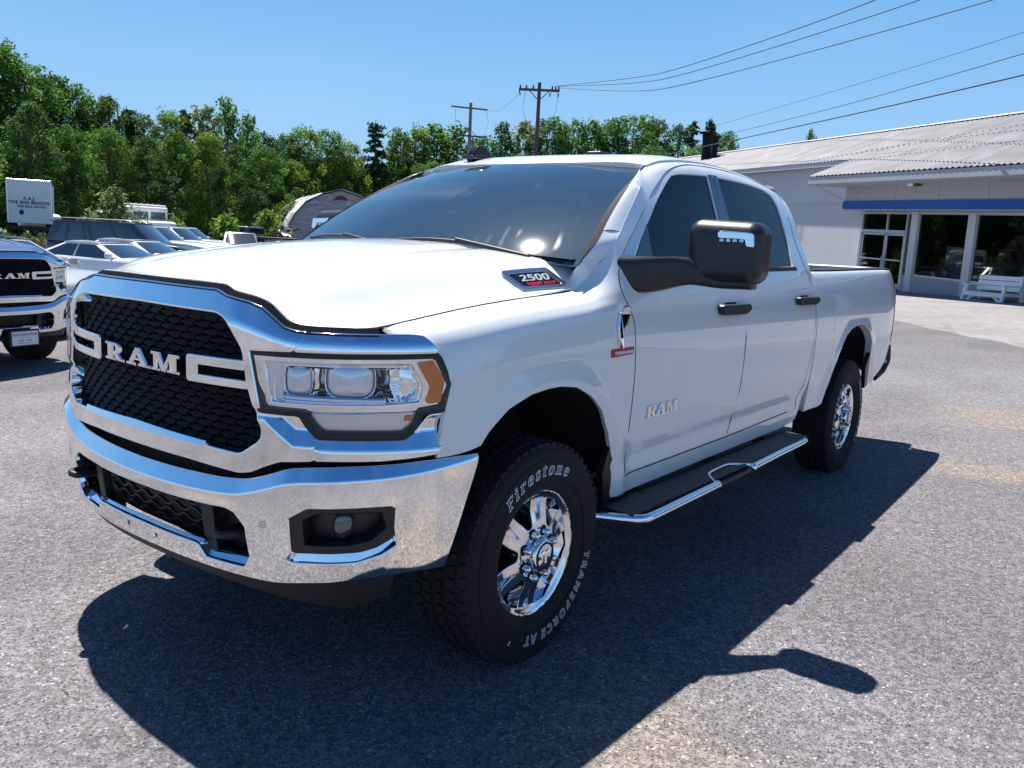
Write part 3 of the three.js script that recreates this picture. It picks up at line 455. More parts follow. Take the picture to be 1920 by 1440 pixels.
  for (const [ch, u, w] of [['R', -.150, .135], ['A', .006, .150], ['M', .162, .155]]) mesh('grille_letter', wrap(fit(text(ch, .08, .014, serif, .0045), w, .062), (a, b, d) => nose(a, b, d - .026), u, 1.069, 1, 1), M.chrome, T);
  both('grille_bracket', [panel((u, y, d) => nose(u, y, d - .012), roundPoly([[.275, 1.062], [.585, 1.066], [.565, 1.143], [.275, 1.139]], .010, 3), { holes: [roundPoly([[.318, 1.080], [.60, 1.082], [.60, 1.122], [.318, 1.120]], .006, 3)].map((h) => h.map(([a, b]) => [Math.min(a, .556 + (1.1 - b) * .1), b])), step: [.04, .03], t: .03, r: .006 })], M.chrome);
  // headlights
  const gasket = [[.545, 1.186], [1.133, 1.197], [1.149, 1.183], [1.195, 1.096], [1.177, 1.019], [1.096, 1.012], [1.078, .971], [1.045, .943], [.769, .942], [.743, .968], [.721, 1.001], [.583, 1.001]];
  const lensMain = [[.560, 1.173], [1.122, 1.183], [1.134, 1.176], [1.179, 1.097], [1.164, 1.027], [1.088, 1.021], [.594, 1.013]], lensAll = [[.560, 1.173], [1.122, 1.183], [1.134, 1.176], [1.179, 1.097], [1.164, 1.027], [1.088, 1.020], [1.080, 1.010], [1.068, .978], [1.036, .955], [.790, .955], [.766, .975], [.744, 1.006], [.732, 1.013], [.594, 1.013]], lensLow = [[.748, 1.004], [1.080, 1.013], [1.066, .980], [1.036, .957], [.792, .957], [.768, .975]];
  for (const s of [1, -1]) {
    const H = new THREE.Group(); H.name = 'headlight'; T.add(H); const f = s < 0 ? mirrorX : (g) => g, add = (n, g, m) => mesh(n, f(Array.isArray(g) ? merge(g) : g), m, H);
    add('gasket', panel((u, y, d) => nose(u, y, d - .004), roundPoly(gasket, .012), { holes: [roundPoly(lensAll, .010)], step: [.03, .02], t: .07, r: .004 }), M.seal);
    add('lamp_housing', panel((u, y, d) => nose(u, y, d - .026), lensAll, { holes: [roundPoly([[.62, 1.155], [1.05, 1.163], [1.09, 1.10], [1.08, 1.05], [.96, 1.04], [.70, 1.036], [.63, 1.036]], .014), roundPoly(lensLow, .012)], step: [.03, .02], t: .03, r: .004 }), M.chrome);
    add('lens', panel((u, y, d) => nose(u, y, d + .001), roundPoly(lensMain, .012), { step: [.04, .03], t: .003, r: .001 }), M.lens);
    const inner = [[.600, 1.160], [1.058, 1.168], [1.100, 1.10], [1.092, 1.042], [.96, 1.034], [.70, 1.030], [.618, 1.030]];
    add('bezel', panel((u, y, d) => nose(u, y, d - .008 - .012 * sstep(1.1, 1.02, y)), roundPoly(lensMain, .012), { holes: [roundPoly(inner, .014)], step: [.03, .02], t: .07, r: .006 }), M.chrome);
    add('inner_wall', [panel((u, y, d) => nose(u, y, d - .012 - .55 * (u - .600)), [[.600, 1.158], [.690, 1.158], [.700, 1.035], [.606, 1.032]], { step: [.02, .02], t: .004 })], M.bulb);
    add('reflector', [panel((u, y, d) => nose(u, y, d - .085 + .045 * Math.cos((u - .70) * 17) * Math.cos((y - 1.10) * 11)), [[.60, 1.175], [1.11, 1.18], [1.12, 1.025], [.60, 1.02]], { step: [.012, .012], skirt: false }), panel((u, y, d) => nose(u, y, d - .022 - 1.3 * (1.050 - y)), [[.66, 1.050], [.98, 1.048], [.98, 1.032], [.66, 1.032]], { step: [.03, .008], t: .01 }), panel((u, y, d) => nose(u, y, d - .022 - 1.3 * (y - 1.150)), [[.66, 1.150], [1.05, 1.155], [1.05, 1.17], [.66, 1.165]], { step: [.03, .008], t: .01 })], M.chrome);
    const dome = (u0, y0, w, h, d0, bulge = .030) => grid((a, b) => { const t = a * Math.PI / 2, p = b * 2 * Math.PI, e = 3.0, cx = Math.sign(Math.cos(p)) * Math.pow(Math.abs(Math.cos(p)), 2 / e), cy = Math.sign(Math.sin(p)) * Math.pow(Math.abs(Math.sin(p)), 2 / e); return nose(u0 + w * Math.sin(t) * cx, y0 + h * Math.sin(t) * cy, d0 + bulge * Math.cos(t)); }, 12, 40);
    const hoop = (u0, y0, w, h, d0) => grid((a, b) => { const p = b * 2 * Math.PI, e = 3.0, k = 1 + .11 * a, cx = Math.sign(Math.cos(p)) * Math.pow(Math.abs(Math.cos(p)), 2 / e), cy = Math.sign(Math.sin(p)) * Math.pow(Math.abs(Math.sin(p)), 2 / e); return nose(u0 + w * k * cx, y0 + h * k * cy, d0 + .020 * Math.sin(a * Math.PI)); }, 4, 40);
    add('projector_lens', [dome(.705, 1.105, .044, .052, -.050), dome(.870, 1.112, .074, .056, -.045)], M.bulb);
    add('lens_hoop', [hoop(.705, 1.105, .044, .052, -.052), hoop(.870, 1.112, .074, .056, -.047)], M.chrome);
    add('high_beam', [grid((a, b) => { const p = b * 2 * Math.PI, k = .25 + .75 * a; return nose(1.035 + .042 * k * Math.cos(p), 1.103 + .058 * k * Math.sin(p), -.085 + .065 * a * a + .004 * Math.cos(p * 14)); }, 8, 84), new THREE.SphereGeometry(.014, 12, 10).translate(...nose(1.035, 1.103, -.06))], M.chrome);
    add('amber_reflector', panel((u, y, d) => nose(u, y, d - .006), roundPoly([[1.072, 1.167], [1.122, 1.172], [1.164, 1.112], [1.152, 1.046], [1.109, 1.044], [1.117, 1.096]], .006), { step: [.03, .03], t: .01 }), M.amber);
    add('turn_signal', panel((u, y, d) => nose(u, y, d - .022), roundPoly(lensLow, .012), { step: [.03, .02], t: .02, r: .004 }), M.satin);
    add('turn_lens', panel((u, y, d) => nose(u, y, d - .002), roundPoly(lensLow, .012), { step: [.03, .02], t: .003, r: .001 }), M.lens);
    add('marker', panel((u, y, d) => nose(u, y, d - .016), [[1.045, 1.004], [1.066, 1.005], [1.06, .992], [1.04, .992]], { step: [.03, .02], t: .004 }), M.amber);
  }
  // --- bumper ---
  const fogHole = roundPoly([[.698, .661], [.765, .755], [1.022, .722], [1.040, .680], [1.040, .481], [1.052, .300], [1.002, .216], [.922, .166], [.711, .198], [.680, .242], [.700, .310]], .012, 3);
  const fogOpen = roundPoly([[.700, .661], [.765, .750], [1.020, .717], [1.037, .675], [1.035, .481], [1.030, .375], [.979, .303], [.93, .277], [.708, .310]], .012, 3);
  const fogLip = [[.704, .305], [.93, .272], [.979, .298], [1.035, .375], [1.050, .295], [1.002, .218], [.922, .169], [.711, .201], [.683, .244]];
  const mid = [[0, .852], [.46, .838], [.502, .785], [.542, .61], [.553, .26], [.52, .095], [.345, .088], [.315, .25], [0, .255]];
  const outlineB = mirrorHalf([[0, 1.36], [.3, 1.36], [.5, 1.34], [.56, 1.32], [.7, 1.32], [.98, 1.26], [1.122, 1.23], [1.345, 1.07], [1.342, .95], [1.301, .629], [1.271, .311], [1.243, -.02], [1.13, 0], [.8, 0], [.4, 0], [0, 0]]);
  const fogM = fogHole.map(([u, v]) => [-u, v]);
  const B = mesh('front_bumper', panel(bump, outlineB, { holes: [fogHole, fogM, roundPoly(mirrorHalf(mid), .014, 3)], step: [.03, .05], t: .03, r: .006 }), M.chrome, T);
  const lip = panel((u, v, d) => bump(u, v, d - .003 - .16 * Math.max(0, v - .17)), roundPoly(fogLip, .004), { step: [.03, .03], t: .01 });
  mesh('fog_lip', lip, M.chrome, B); mesh('fog_lip', mirrorX(lip), M.chrome, B);
  mesh('lower_sill', panel((u, v, d) => bump(u, v, d - .004 - .30 * Math.max(0, v - (Math.abs(u) > .335 ? .09 : .255))), roundPoly(mirrorHalf([[0, .235], [.310, .232], [.340, .070], [.525, .075], [.556, .24], [.530, .20], [.36, .165], [.33, .31], [0, .32]]), .003), { step: [.02, .02], t: .01 }), M.chrome, B);
  for (const s of [1, -1]) {
    const f = s < 0 ? mirrorX : (g) => g;
    mesh('fog_housing', f(merge([panel((u, v, d) => bump(u, v, d - .07), offsetPoly(fogHole, .02, .05), { step: [.05, .1], t: .005 }), panel((u, v, d) => bump(u, v, d - .012), fogOpen, { holes: [roundPoly([[.735, .62], [.79, .70], [1.0, .66], [1.02, .48], [.97, .36], [.90, .33], [.74, .36]], .02)], step: [.04, .08], t: .05, r: .006 })])), M.plastic, B);
    mesh('fog_lamp', f(grid((a, b) => { const t = a * Math.PI / 2, p = b * 2 * Math.PI; return bump(.872 + .040 * Math.sin(t) * Math.cos(p), .52 + .14 * Math.sin(t) * Math.sin(p), -.055 + .022 * Math.cos(t)); }, 10, 30)), M.fogGlass, B);
    mesh('tow_hook', f(merge([tube([[.44, .60, .86], [.445, .60, .975], [.47, .605, .99], [.495, .605, .965], [.50, .60, .86]], .013, 8, 24)])), M.black, B);
    mesh('parking_sensor', f(merge([panel((u, v, d) => bump(u, v, d + .002), roundPoly([[.60, .60], [.622, .60], [.622, .66], [.60, .66]], .01, 5), { step: [.03, .05], t: .004 })])), M.satin, B);
  }
  const ins = [panel((u, v, d) => bump(u, v, d - .085), offsetPoly(mirrorHalf(mid), .02, .06), { step: [.06, .1], t: .005 }), panel((u, v, d) => bump(u, v, d - .03), [[.325, .20], [.375, .14], [.375, .85], [.325, .85]], { step: [.03, .1], t: .03 }), panel((u, v, d) => bump(u, v, d - .03), [[-.325, .20], [-.325, .85], [-.375, .85], [-.375, .14]], { step: [.03, .1], t: .03 })];
  mesh('lower_grille', ins, M.black, T);
  for (let k = 0; k < 5; k++) { const v0 = .34 + k * .115, z = []; for (let i = 0; i <= 26; i++) { const u = -.325 + i * .025, up = (Math.floor(i / 2) + k) % 2; z.push([u, v0 + (up ? .035 : -.02)]); } mesh('grille_bar', panel((u, v, d) => bump(u, v, d - .06), [...z, ...z.map(([u, v]) => [u, v + .014]).reverse()], { step: [.05, .1], t: .012, r: .001 }), M.satin === 0 ? M.satin : M.plastic, T); }
  for (const x of [-.089, .089]) mesh('plate_hole', panel((u, v, d) => bump(u, v, d + .0012), roundPoly([[x - .004, .13], [x + .004, .13], [x + .004, .19], [x - .004, .19]], .003, 3), { step: [.03, .05], skirt: false }), M.dark, B);
  mesh('front_valance', [panel((u, y, d) => { const [x, z] = bumpPlan(u, d - .07 - .25 * (.46 - y)); return [x, y, z]; }, mirrorHalf([[0, .50], [.8, .52], [1.06, .53], [1.05, .42], [.9, .385], [.55, .40], [0, .41]]), { step: [.06, .05], t: .02, r: .004 })], M.black, T);
  mesh('bumper_filler', panel((u, y, d) => nose(u, y, d - .085), mirrorHalf([[0, .90], [.6, .92], [1.18, .93], [1.30, .90], [1.30, .70], [0, .62]]), { step: [.06, .05], t: .01 }), M.dark, T);
  mesh('hitch_bracket', [rbox(.03, .07, .03, .008, [.055, .425, .90]), rbox(.05, .02, .05, .006, [.05, .45, .88])], M.black, T);
  // --- trim ---
  for (const s of [1, -1]) {
    const X = new THREE.Group(); X.name = 'side_mirror'; T.add(X); const f = s < 0 ? mirrorX : (g) => g, add = (n, g, m) => mesh(n, f(Array.isArray(g) ? merge(g) : g), m, X);
    const head = new RoundedBoxGeometry(.315, .262, .185, 6, .058), p = head.attributes.position;
    for (let i = 0; i < p.count; i++) { const x = p.getX(i), y = p.getY(i), z = p.getZ(i); p.setXYZ(i, x + .012 * (y < 0 ? 1 : 0) * (x < 0 ? -y / .13 : 0), y - (x + .157) * .03 * (y > 0 ? 1 : 0), z - .10 * x * (z > 0 ? 1 : .4) - .25 * Math.max(0, y) * (z > 0 ? .35 : 0)); }
    head.computeVertexNormals(); head.translate(1.217, 1.543, -.935);
    add('mirror_head', [head], M.plastic);
    const arms = spline([[0, .905, -.655, 1.43, .105, .076], [1, .985, -.72, 1.434, .085, .073], [2, 1.085, -.85, 1.452, .06, .056], [3, 1.20, -.915, 1.420, .05, .031], [4, 1.335, -.93, 1.416, .045, .024]]);
    add('mirror_arm', [grid((a, b) => { const [x, z, y, hz, hy] = arms(a * 4), p = b * 2 * Math.PI, e = 3.6, c = Math.cos(p), q = Math.sin(p); return [x, y + hy * Math.sign(q) * Math.pow(Math.abs(q), 2 / e), z + hz * Math.sign(c) * Math.pow(Math.abs(c), 2 / e)]; }, 36, 40), grid((a, b) => { const [x, z, y, hz, hy] = arms(4), p = b * 2 * Math.PI; return [x + .012 * Math.cos(a * Math.PI / 2), y + a * hy * Math.sin(p), z + a * hz * Math.cos(p)]; }, 4, 40)], M.plastic);
    const fz = (x, y, d = 0) => [x, y, -.835 - .10 * (x - 1.217) - .085 * Math.max(0, y - 1.543) + d];
    add('marker_lamp', [panel(fz, roundPoly([[1.205, 1.622], [1.345, 1.617], [1.352, 1.566], [1.325, 1.568], [1.318, 1.596], [1.205, 1.600]], .008), { step: [.03, .03], t: .02, r: .004 })], M.chrome);
    add('marker_led', [0, 1, 2, 3].map((k) => panel(fz, roundPoly([[1.212 + k * .027, 1.583], [1.230 + k * .027, 1.583], [1.228 + k * .027, 1.593], [1.214 + k * .027, 1.593]], .002), { step: [.03, .03], t: .006, r: .001 })), M.satin);
    add('mirror_glass', [rbox(.25, .20, .006, .003, [1.222, 1.545, -1.028])], M.chrome);
    const R = new THREE.Group(); R.name = 'running_board'; T.add(R); const radd = (n, g, m) => mesh(n, f(Array.isArray(g) ? merge(g) : g), m, R);
    const path = [[.97, .462, -.40], [1.075, .462, -.455], [1.145, .462, -.53], [1.145, .462, -.9], [1.142, .462, -1.22]];
    radd('side_tube', [tube(path, .020, 10, 40), tube([[1.135, .462, -1.68], [1.125, .462, -2.1], [1.118, .462, -2.50], [1.08, .462, -2.585], [.97, .462, -2.62]], .020, 10, 40), tube([[1.145, .470, -1.20], [1.07, .490, -1.28], [1.065, .490, -1.52], [1.135, .470, -1.70]], .007, 8, 30), new THREE.SphereGeometry(.021, 10, 8).translate(1.142, .462, -1.22), new THREE.SphereGeometry(.021, 10, 8).translate(1.135, .462, -1.68)], M.chrome);
    radd('tread_plate', [rbox(.17, .02, 2.12, .008, [1.03, .474, -1.52]), rbox(.08, .02, .40, .006, [1.10, .450, -1.45]), extrude(roundPoly([[.93, -.46], [1.06, -.50], [1.12, -.56], [1.12, -.62], [.93, -.62]], .01), .018).applyMatrix4(new THREE.Matrix4().makeRotationX(Math.PI / 2).multiply(new THREE.Matrix4().makeScale(1, 1, 1))).translate(0, .483, 0)], M.black);
    radd('bracket', [box(.3, .03, .05, [.86, .47, -.8]), box(.3, .03, .05, [.86, .47, -1.6]), box(.3, .03, .05, [.86, .47, -2.3])], M.black);
  }
  mesh('rocker_line', [panel((a, b, d) => side(a, b, d + .0012), [[-.62, 1.185], [-1.70, 1.19], [-2.60, 1.27], [-2.60, 1.30], [-1.70, 1.225], [-.62, 1.22]], { ...opt, skirt: false })], M.seal, T);
  mesh('cowl', panel((x, z, d) => [x, 1.475 + .03 * (1 - x * x) + d, z], [[-.84, -.34], [-.4, -.26], [0, -.22], [.4, -.26], [.84, -.34], [.84, -.40], [.4, -.30], [0, -.16], [-.4, -.30], [-.84, -.40]].map(([x, z], i) => i < 5 ? [x, z + .02] : [x, z - .03]), { step: [.08, .05], sgn: -1, skirt: false }), M.black, T);
  for (const [a0, a1] of [[.72, .02], [-.10, -.80]]) { const pts = [0, .25, .5, .75, 1].map((t) => screen(lerp(a0, a1, t), lerp(.012, .085, Math.sin(t * 2.4) * .7), .018)); mesh('wiper', [tube(pts, .008, 6, 24), bar(screen(a0 + .06, .0, .02), screen(lerp(a0, a1, .5), .065, .026), .011, .007)], M.black, T); }
  { const b = roof(-.42, -1.26), pr = [[0, 0], [.20, 0], [.165, .02], [.095, .068], [.045, .066], [.015, .03]]; const g = extrude(roundPoly(pr, .015), .03, .014).applyMatrix4(mat4([b[0] - .015, b[1] - .012, b[2] + .09], [0, Math.PI / 2, 0])); mesh('roof_antenna', [g, rbox(.085, .022, .24, .010, [b[0], b[1] - .004, b[2]])], M.gloss, T);
    const c = roof(.14, -1.60); mesh('roof_cap', [rbox(.10, .034, .14, .014, [c[0], c[1] + .002, c[2]])], M.plastic, T); }
  // badges
  const badge = (a, b, d = 0) => { const x = lerp(lerp(.818, .850, a), lerp(.746, .770, a), b), z = lerp(lerp(.002, -.270, a), lerp(.000, -.290, a), b); const p = hood(x, z, 0); return [p[0] + d * .8, p[1] + d * .6, p[2]]; };
  const quad = [[.03, 0], [.97, 0], [1, .15], [.86, 1], [0, 1], [-.03, .86]].map(([a, b]) => [a + .12 * (1 - b), b]), bo = { step: [.06, .15], t: .004, r: .0015 };
  const quadI = quad.map(([a, b]) => [.52 + (a - .54) * .80, .5 + (b - .5) * .68]);
  const bd = mesh('hood_badge', panel((a, b, d) => badge(a, b, d + .006), roundPoly(quad, .05), { ...bo, sgn: 1, t: .012, holes: [roundPoly(quadI, .03)] }), M.satin, T);
  mesh('badge_plate', panel((a, b, d) => badge(a, b, d + .003), quadI, { ...bo, t: .002 }), M.gloss, bd);
  const bt = (str, a0, a1, b0, b1, m, n, f) => mesh(n, wrap(fit(text(str, .05, .003, f), 1, 1).translate(.5, 0, 0), (a, b, d) => badge(lerp(a0, a1, a) , lerp(b0, b1, b), d + .0045), 0, 0, 1, 1), m, bd);
  bt('2500', .24, .80, .42, .72, M.badgeText, 'model_number', font); bt('HEAVY DUTY', .30, .86, .21, .34, M.redtext, 'badge_text', font);
  const sideText = (str, z0, y0, w, h, d, m, n, f) => mesh(n, wrap(fit(text(str, .05, .006, f, .001), w, h), (x, y, dd) => { const z = z0 - x; return side(z, sideS(side, z, y0 + y), dd + d); }, 0, 0, 1, 1), m, T);
  sideText('RAM', -.88, .822, .29, .052, .002, M.chrome, 'door_emblem', serif);
  sideText('TURBO DIESEL', -.49, 1.1215, .140, .012, .006, M.letter, 'badge_text', font);
  mesh('engine_badge', [panel((a, b, d) => side(a, b, d + .004), roundPoly([[-.405, 4.11], [-.575, 4.11], [-.575, 4.27], [-.405, 4.27]], .006), { ...opt, t: .006, r: .002 })], M.redtext, T);
  mesh('engine_emblem', [wrap(extrude(roundPoly([[.060, .082], [.015, .082], [-.026, .055], [-.042, 0], [-.030, -.05], [-.006, -.085], [-.014, -.03], [-.006, .0], [.026, .014], [.046, .052]], .008, 4), .008, .003), (x, y, d) => { const z = -.485 - x; return side(z, sideS(side, z, 1.225 + y), d + .003); }, 0, 0, 1, 1)], M.chrome, T);
  return T;
}
// ---------- the lot ----------
const lateral = (x, z) => [(x - 2.662) * .798 - (z - 2.437) * .602, -(x - 2.662) * .602 - (z - 2.437) * .798];
function height(x, z) {
  const [a, b] = lateral(x, z), far = sstep(34, 60, b);
  let h = 0;
  if (a > 1.5) { const t = a - 1.5; h = Math.min(.60, .053 * t * t / (t + .8)); } else if (a < -1.5) { const t = -a - 1.5; h = -Math.min(.36, .046 * t * t / (t + .8)); }
  return h * sstep(-4, 5, b + 6) + far * sstep(-12, 12, a) * .6;
}
{
  const N = 1024, R = rng(11), base = new Float32Array(N * N).fill(0), pits = new Float32Array(N * N);
  for (let y = 0; y < N; y++) for (let x = 0; x < N; x++) base[y * N + x] = .74 + .26 * (vnoise(x / 3, y / 3, 342, 1) - .5) + .30 * (vnoise(x / 11, y / 11, 94, 2) - .5) + .10 * (hash2(x, y, 4) - .5);
  const stone = (cx, cy, r, v, hgt) => { const e = .6 + .8 * R(), an = R() * 3.14, ca = Math.cos(an), sa = Math.sin(an), q = Math.ceil(r * 1.5); for (let dy = -q; dy <= q; dy++) for (let dx = -q; dx <= q; dx++) { const u = (dx * ca + dy * sa) / (r * e), w = (-dx * sa + dy * ca) / r, k = u * u + w * w; if (k < 1) { const o = ((cy + dy + N) % N) * N + (cx + dx + N) % N; base[o] = base[o] * .25 + v * .75; pits[o] = Math.max(pits[o], hgt * (1 - k)); } } };
  for (let i = 0; i < 26000; i++) { const t = R(); stone(R() * N | 0, R() * N | 0, 1.1 + 2.0 * R(), t < .62 ? .80 + .30 * R() : t < .93 ? .40 + .2 * R() : 1.25 + .3 * R(), .4 + .5 * R()); }
  for (let i = 0; i < 260; i++) stone(R() * N | 0, R() * N | 0, 2.5 + 3.0 * R(), .80 + .45 * R(), 1);
  for (let i = 0; i < 5000; i++) { const x = R() * N | 0, y = R() * N | 0, r = 1 + R() * 1.6; stone(x, y, r, .28 + .15 * R(), 0); }
  const col = dataTex(N, N, (x, y) => { const v = base[y * N + x] * 178, t = vnoise(x / 5, y / 5, 205, 9); return [Math.min(255, v * (1.0 + .03 * (t - .5))), Math.min(255, v * .985), Math.min(255, v * 1.0)]; }, true);
  const bmp = dataTex(N, N, (x, y) => { const v = Math.min(255, 70 + pits[y * N + x] * 150 + base[y * N + x] * 40); return [v, v, v]; });
  for (const t of [col, bmp]) { t.repeat.set(1 / 1.7, 1 / 1.7); t.anisotropy = 8; }
  const asphalt = new THREE.MeshStandardMaterial({ map: col, bumpMap: bmp, bumpScale: .009, roughness: .93, vertexColors: true });
  const coords = (lo, hi, fine0, fine1, sf, sc) => { const out = []; let v = lo; while (v < hi) { out.push(v); const d = v < fine0 ? fine0 - v : v > fine1 ? v - fine1 : 0; v += Math.min(60, sf + d * sc); } out.push(hi); return out; };
  const X = coords(-420, 420, -9, 7, .22, .16), Z = coords(-420, 420, -12, 5, .22, .16), pos = [], uv = [], colr = [], idx = [];
  X.forEach((x) => Z.forEach((z) => {
    pos.push(x, height(x, z), z); uv.push(x, z);
    const big = .92 + .30 * (vnoise(x / 2.3, z / 2.3, 0, 21) - .5) + .30 * (vnoise(x / .6, z / .6, 0, 22) - .5) + .24 * (vnoise(x / 7, z / 7, 0, 24) - .5);
    // sandy patches of dry dirt
    let d = 0; for (const [px, pz, rx, rz] of [[1.95, .30, .95, .62], [2.5, 1.0, .8, .4], [1.75, -6.6, 1.5, .75], [1.9, -4.4, .9, .4], [3.2, -1.0, .8, .5], [-.9, 2.6, .9, .3], [-3, 1.2, 1.2, .5], [-6, -9, 3, 2], [3.6, -9, 2, 1]]) d = Math.max(d, 1 - Math.hypot((x - px) / rx, (z - pz) / rz) + .7 * (vnoise(x / .3, z / .3, 0, 31) - .5));
    d = sstep(.10, .75, d) * .9; const m = lateral(x, z)[1] > 70 ? 1 : 0;
    const c = [lerp(big, 1.30, d), lerp(big * .99, 1.16, d), lerp(big * 1.0, .95, d)]; colr.push(c[0] * lerp(1, .35, m), c[1] * lerp(1, .6, m), c[2] * lerp(1, .2, m));
  }));
  const nz = Z.length; for (let i = 0; i < X.length - 1; i++) for (let j = 0; j < nz - 1; j++) { const a = i * nz + j; idx.push(a, a + 1, a + nz, a + 1, a + nz + 1, a + nz); }
  const g = new THREE.BufferGeometry(); g.setAttribute('position', new THREE.Float32BufferAttribute(pos, 3)); g.setAttribute('uv', new THREE.Float32BufferAttribute(uv, 2)); g.setAttribute('color', new THREE.Float32BufferAttribute(colr, 3)); g.setIndex(idx); g.computeVertexNormals();
  asphalt.color.setRGB(.55, .542, .552);
  structure('ground', g, asphalt);
  // pale concrete apron before the showroom
  const con = dataTex(512, 512, (x, y) => { const v = 205 + 40 * (vnoise(x / 40, y / 40, 12.8 | 0, 3) - .5) + 34 * (hash2(x, y, 6) - .5) + 26 * (vnoise(x / 6, y / 90, 0, 8) - .5); return [v, v * .985, v * .97]; }, true); con.repeat.set(.25, .25);
  const apron = new THREE.MeshStandardMaterial({ map: con, roughness: .9, color: rgb(.305, .303, .312) });
  const L0 = [-9.5, -27.2], L1 = [4.2, -8.6], R1 = [14.5, -13.0], R0 = [-4.4, -28.6];
  structure('concrete_apron', grid((u, v) => { const w = .22 * (vnoise(u * 30, 1.5, 0, 77) - .5); const x = lerp(lerp(L0[0], L1[0], u) + w, lerp(R0[0], R1[0], u), v), z = lerp(lerp(L0[1], L1[1], u) - w, lerp(R0[1], R1[1], u), v); return [x, height(x, z) + .022 * sstep(0, .03, v) - .004, z]; }, 90, 24, true), apron);
}

// ---------- dealership building: local axes s along the front, q out from the wall, y up ----------
const BE = [.773, .634], BN = [-.634, .773], BP = [-5.73, -29.11];
{
  const frame = new THREE.Matrix4().makeBasis(new THREE.Vector3(BE[0], -.028, BE[1]), new THREE.Vector3(0, 1, 0), new THREE.Vector3(BN[0], 0, BN[1])).setPosition(BP[0], 0, BP[1]);
  const B = thing('dealership_building', 'long low white dealership building with grey metal roof, blue band and dark showroom windows', 'building');
  const put = (name, geos, mat, parent = B) => mesh(name, merge(Array.isArray(geos) ? geos : [geos]).applyMatrix4(frame), mat, parent);
  const bx = (s0, s1, y0, y1, q0, q1) => box(s1 - s0, y1 - y0, q1 - q0, [(s0 + s1) / 2, (y0 + y1) / 2, (q0 + q1) / 2]);
  const blockT = dataTex(256, 256, (x, y) => { const v = 238 + 14 * (vnoise(x / 20, y / 20, 0, 3) - .5) + 8 * (vnoise(x / 5, y / 70, 0, 5) - .5); return [v, v, v]; }, true);
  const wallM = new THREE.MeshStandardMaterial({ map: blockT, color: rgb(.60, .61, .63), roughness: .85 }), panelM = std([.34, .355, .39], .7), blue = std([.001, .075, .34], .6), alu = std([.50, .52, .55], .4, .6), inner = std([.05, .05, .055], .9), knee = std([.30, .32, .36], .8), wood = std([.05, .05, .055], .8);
  put('wall', [bx(-34, -.48, 0, 5.1, -.25, 0), bx(-.48, 24, 3.22, 5.2, -.25, -.01), bx(-34, -33.7, 0, 5, -7, -.25)], wallM);
  put('conduit', [bx(-7.5, -.55, 3.42, 3.48, .002, .03)], wallM);
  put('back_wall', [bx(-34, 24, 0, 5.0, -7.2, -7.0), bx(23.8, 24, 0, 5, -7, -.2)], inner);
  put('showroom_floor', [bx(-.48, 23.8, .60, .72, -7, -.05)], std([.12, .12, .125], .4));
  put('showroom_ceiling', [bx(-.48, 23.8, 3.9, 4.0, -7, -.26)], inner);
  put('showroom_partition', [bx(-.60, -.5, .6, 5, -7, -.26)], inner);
  // corrugated roof: main slope, porch slope, rear slope
  const ry = (q) => 5.05 + .42 * (.3 - q), roofT = dataTex(512, 256, (x, y) => { const st = vnoise(x / 7, y / 60, 0, 3), bl = vnoise(x / 30, y / 30, 0, 4); const gr = Math.cos(x / 512 * 40 * 2 * Math.PI), v = 206 + 44 * (st - .5) + 46 * (bl - .5) - 85 * sstep(.0, .9, -gr); return [v, v * .985, v * .985]; }, true); roofT.repeat.set(1 / 9, 1 / 4); roofT.anisotropy = 8;  // grooves darkened in the colour for both dirt and rib shade
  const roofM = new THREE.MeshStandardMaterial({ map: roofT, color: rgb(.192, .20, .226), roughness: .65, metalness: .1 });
  const sheet = (s0, s1, q0, q1, dy = 0) => { const n = Math.round((s1 - s0) / .225) * 6; const g = grid((u, v) => { const s = lerp(s0, s1, u), q = lerp(q0, q1, v); return [s, (q > -3.35 ? ry(q) : ry(-3.35) - .42 * (-3.35 - q)) + .020 * Math.cos(s / .225 * 2 * Math.PI) + dy, q]; }, n, 9, true); const uv = g.attributes.uv; for (let i = 0; i < uv.count; i++) uv.setXY(i, s0 + uv.getX(i) * (s1 - s0), uv.getY(i) * (q1 - q0)); return g; };
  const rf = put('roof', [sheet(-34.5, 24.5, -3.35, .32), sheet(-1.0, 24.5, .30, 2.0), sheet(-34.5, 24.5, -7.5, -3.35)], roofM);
  put('ridge_cap', [grid((u, v) => { const q = -3.35 + lerp(-.2, .2, v); return [lerp(-34.6, 24.6, u), ry(-3.35) - .42 * Math.abs(q + 3.35) + .05, q]; }, 20, 4, true)], std([.32, .32, .34], .5), rf);
  put('eave_board', [bx(-34.5, -1.0, 4.86, 5.02, .20, .30)], wallM, rf);
  put('porch_fascia', [bx(-1.0, 24.5, ry(2.0) - .27, ry(2.0) - .03, 1.93, 1.98)], panelM, rf);
  put('porch_soffit', [bx(-.98, 24.5, ry(2.0) - .30, ry(2.0) - .27, .0, 1.96)], panelM, rf);
  put('porch_gable', [extrude([[.02, ry(2) - .27], [1.93, ry(2) - .27], [1.93, ry(2) - .06], [.02, ry(.1) - .06]], .03).applyMatrix4(new THREE.Matrix4().makeRotationY(-Math.PI / 2)).translate(-.97, 0, 0)], wallM, rf);
  // bulkhead of separate panels, blue band under it
  for (let k = 0; k < 13; k++) { const s0 = k ? -.3 + .72 + (k - 1) * 1.95 : -.3, s1 = -.3 + .72 + k * 1.95; put('bulkhead_panel', bx(s0 + .006, s1 - .006, 3.54, 4.10, .02, .90), panelM); }
  put('blue_band', bx(-.36, 24, 3.27, 3.535, .02, .935), blue);
  put('band_soffit', bx(-.3, 24, 3.235, 3.265, .0, .90), panelM);
  put('drip_edge', bx(-.9, 24, 4.105, 4.14, .85, .93), wood);
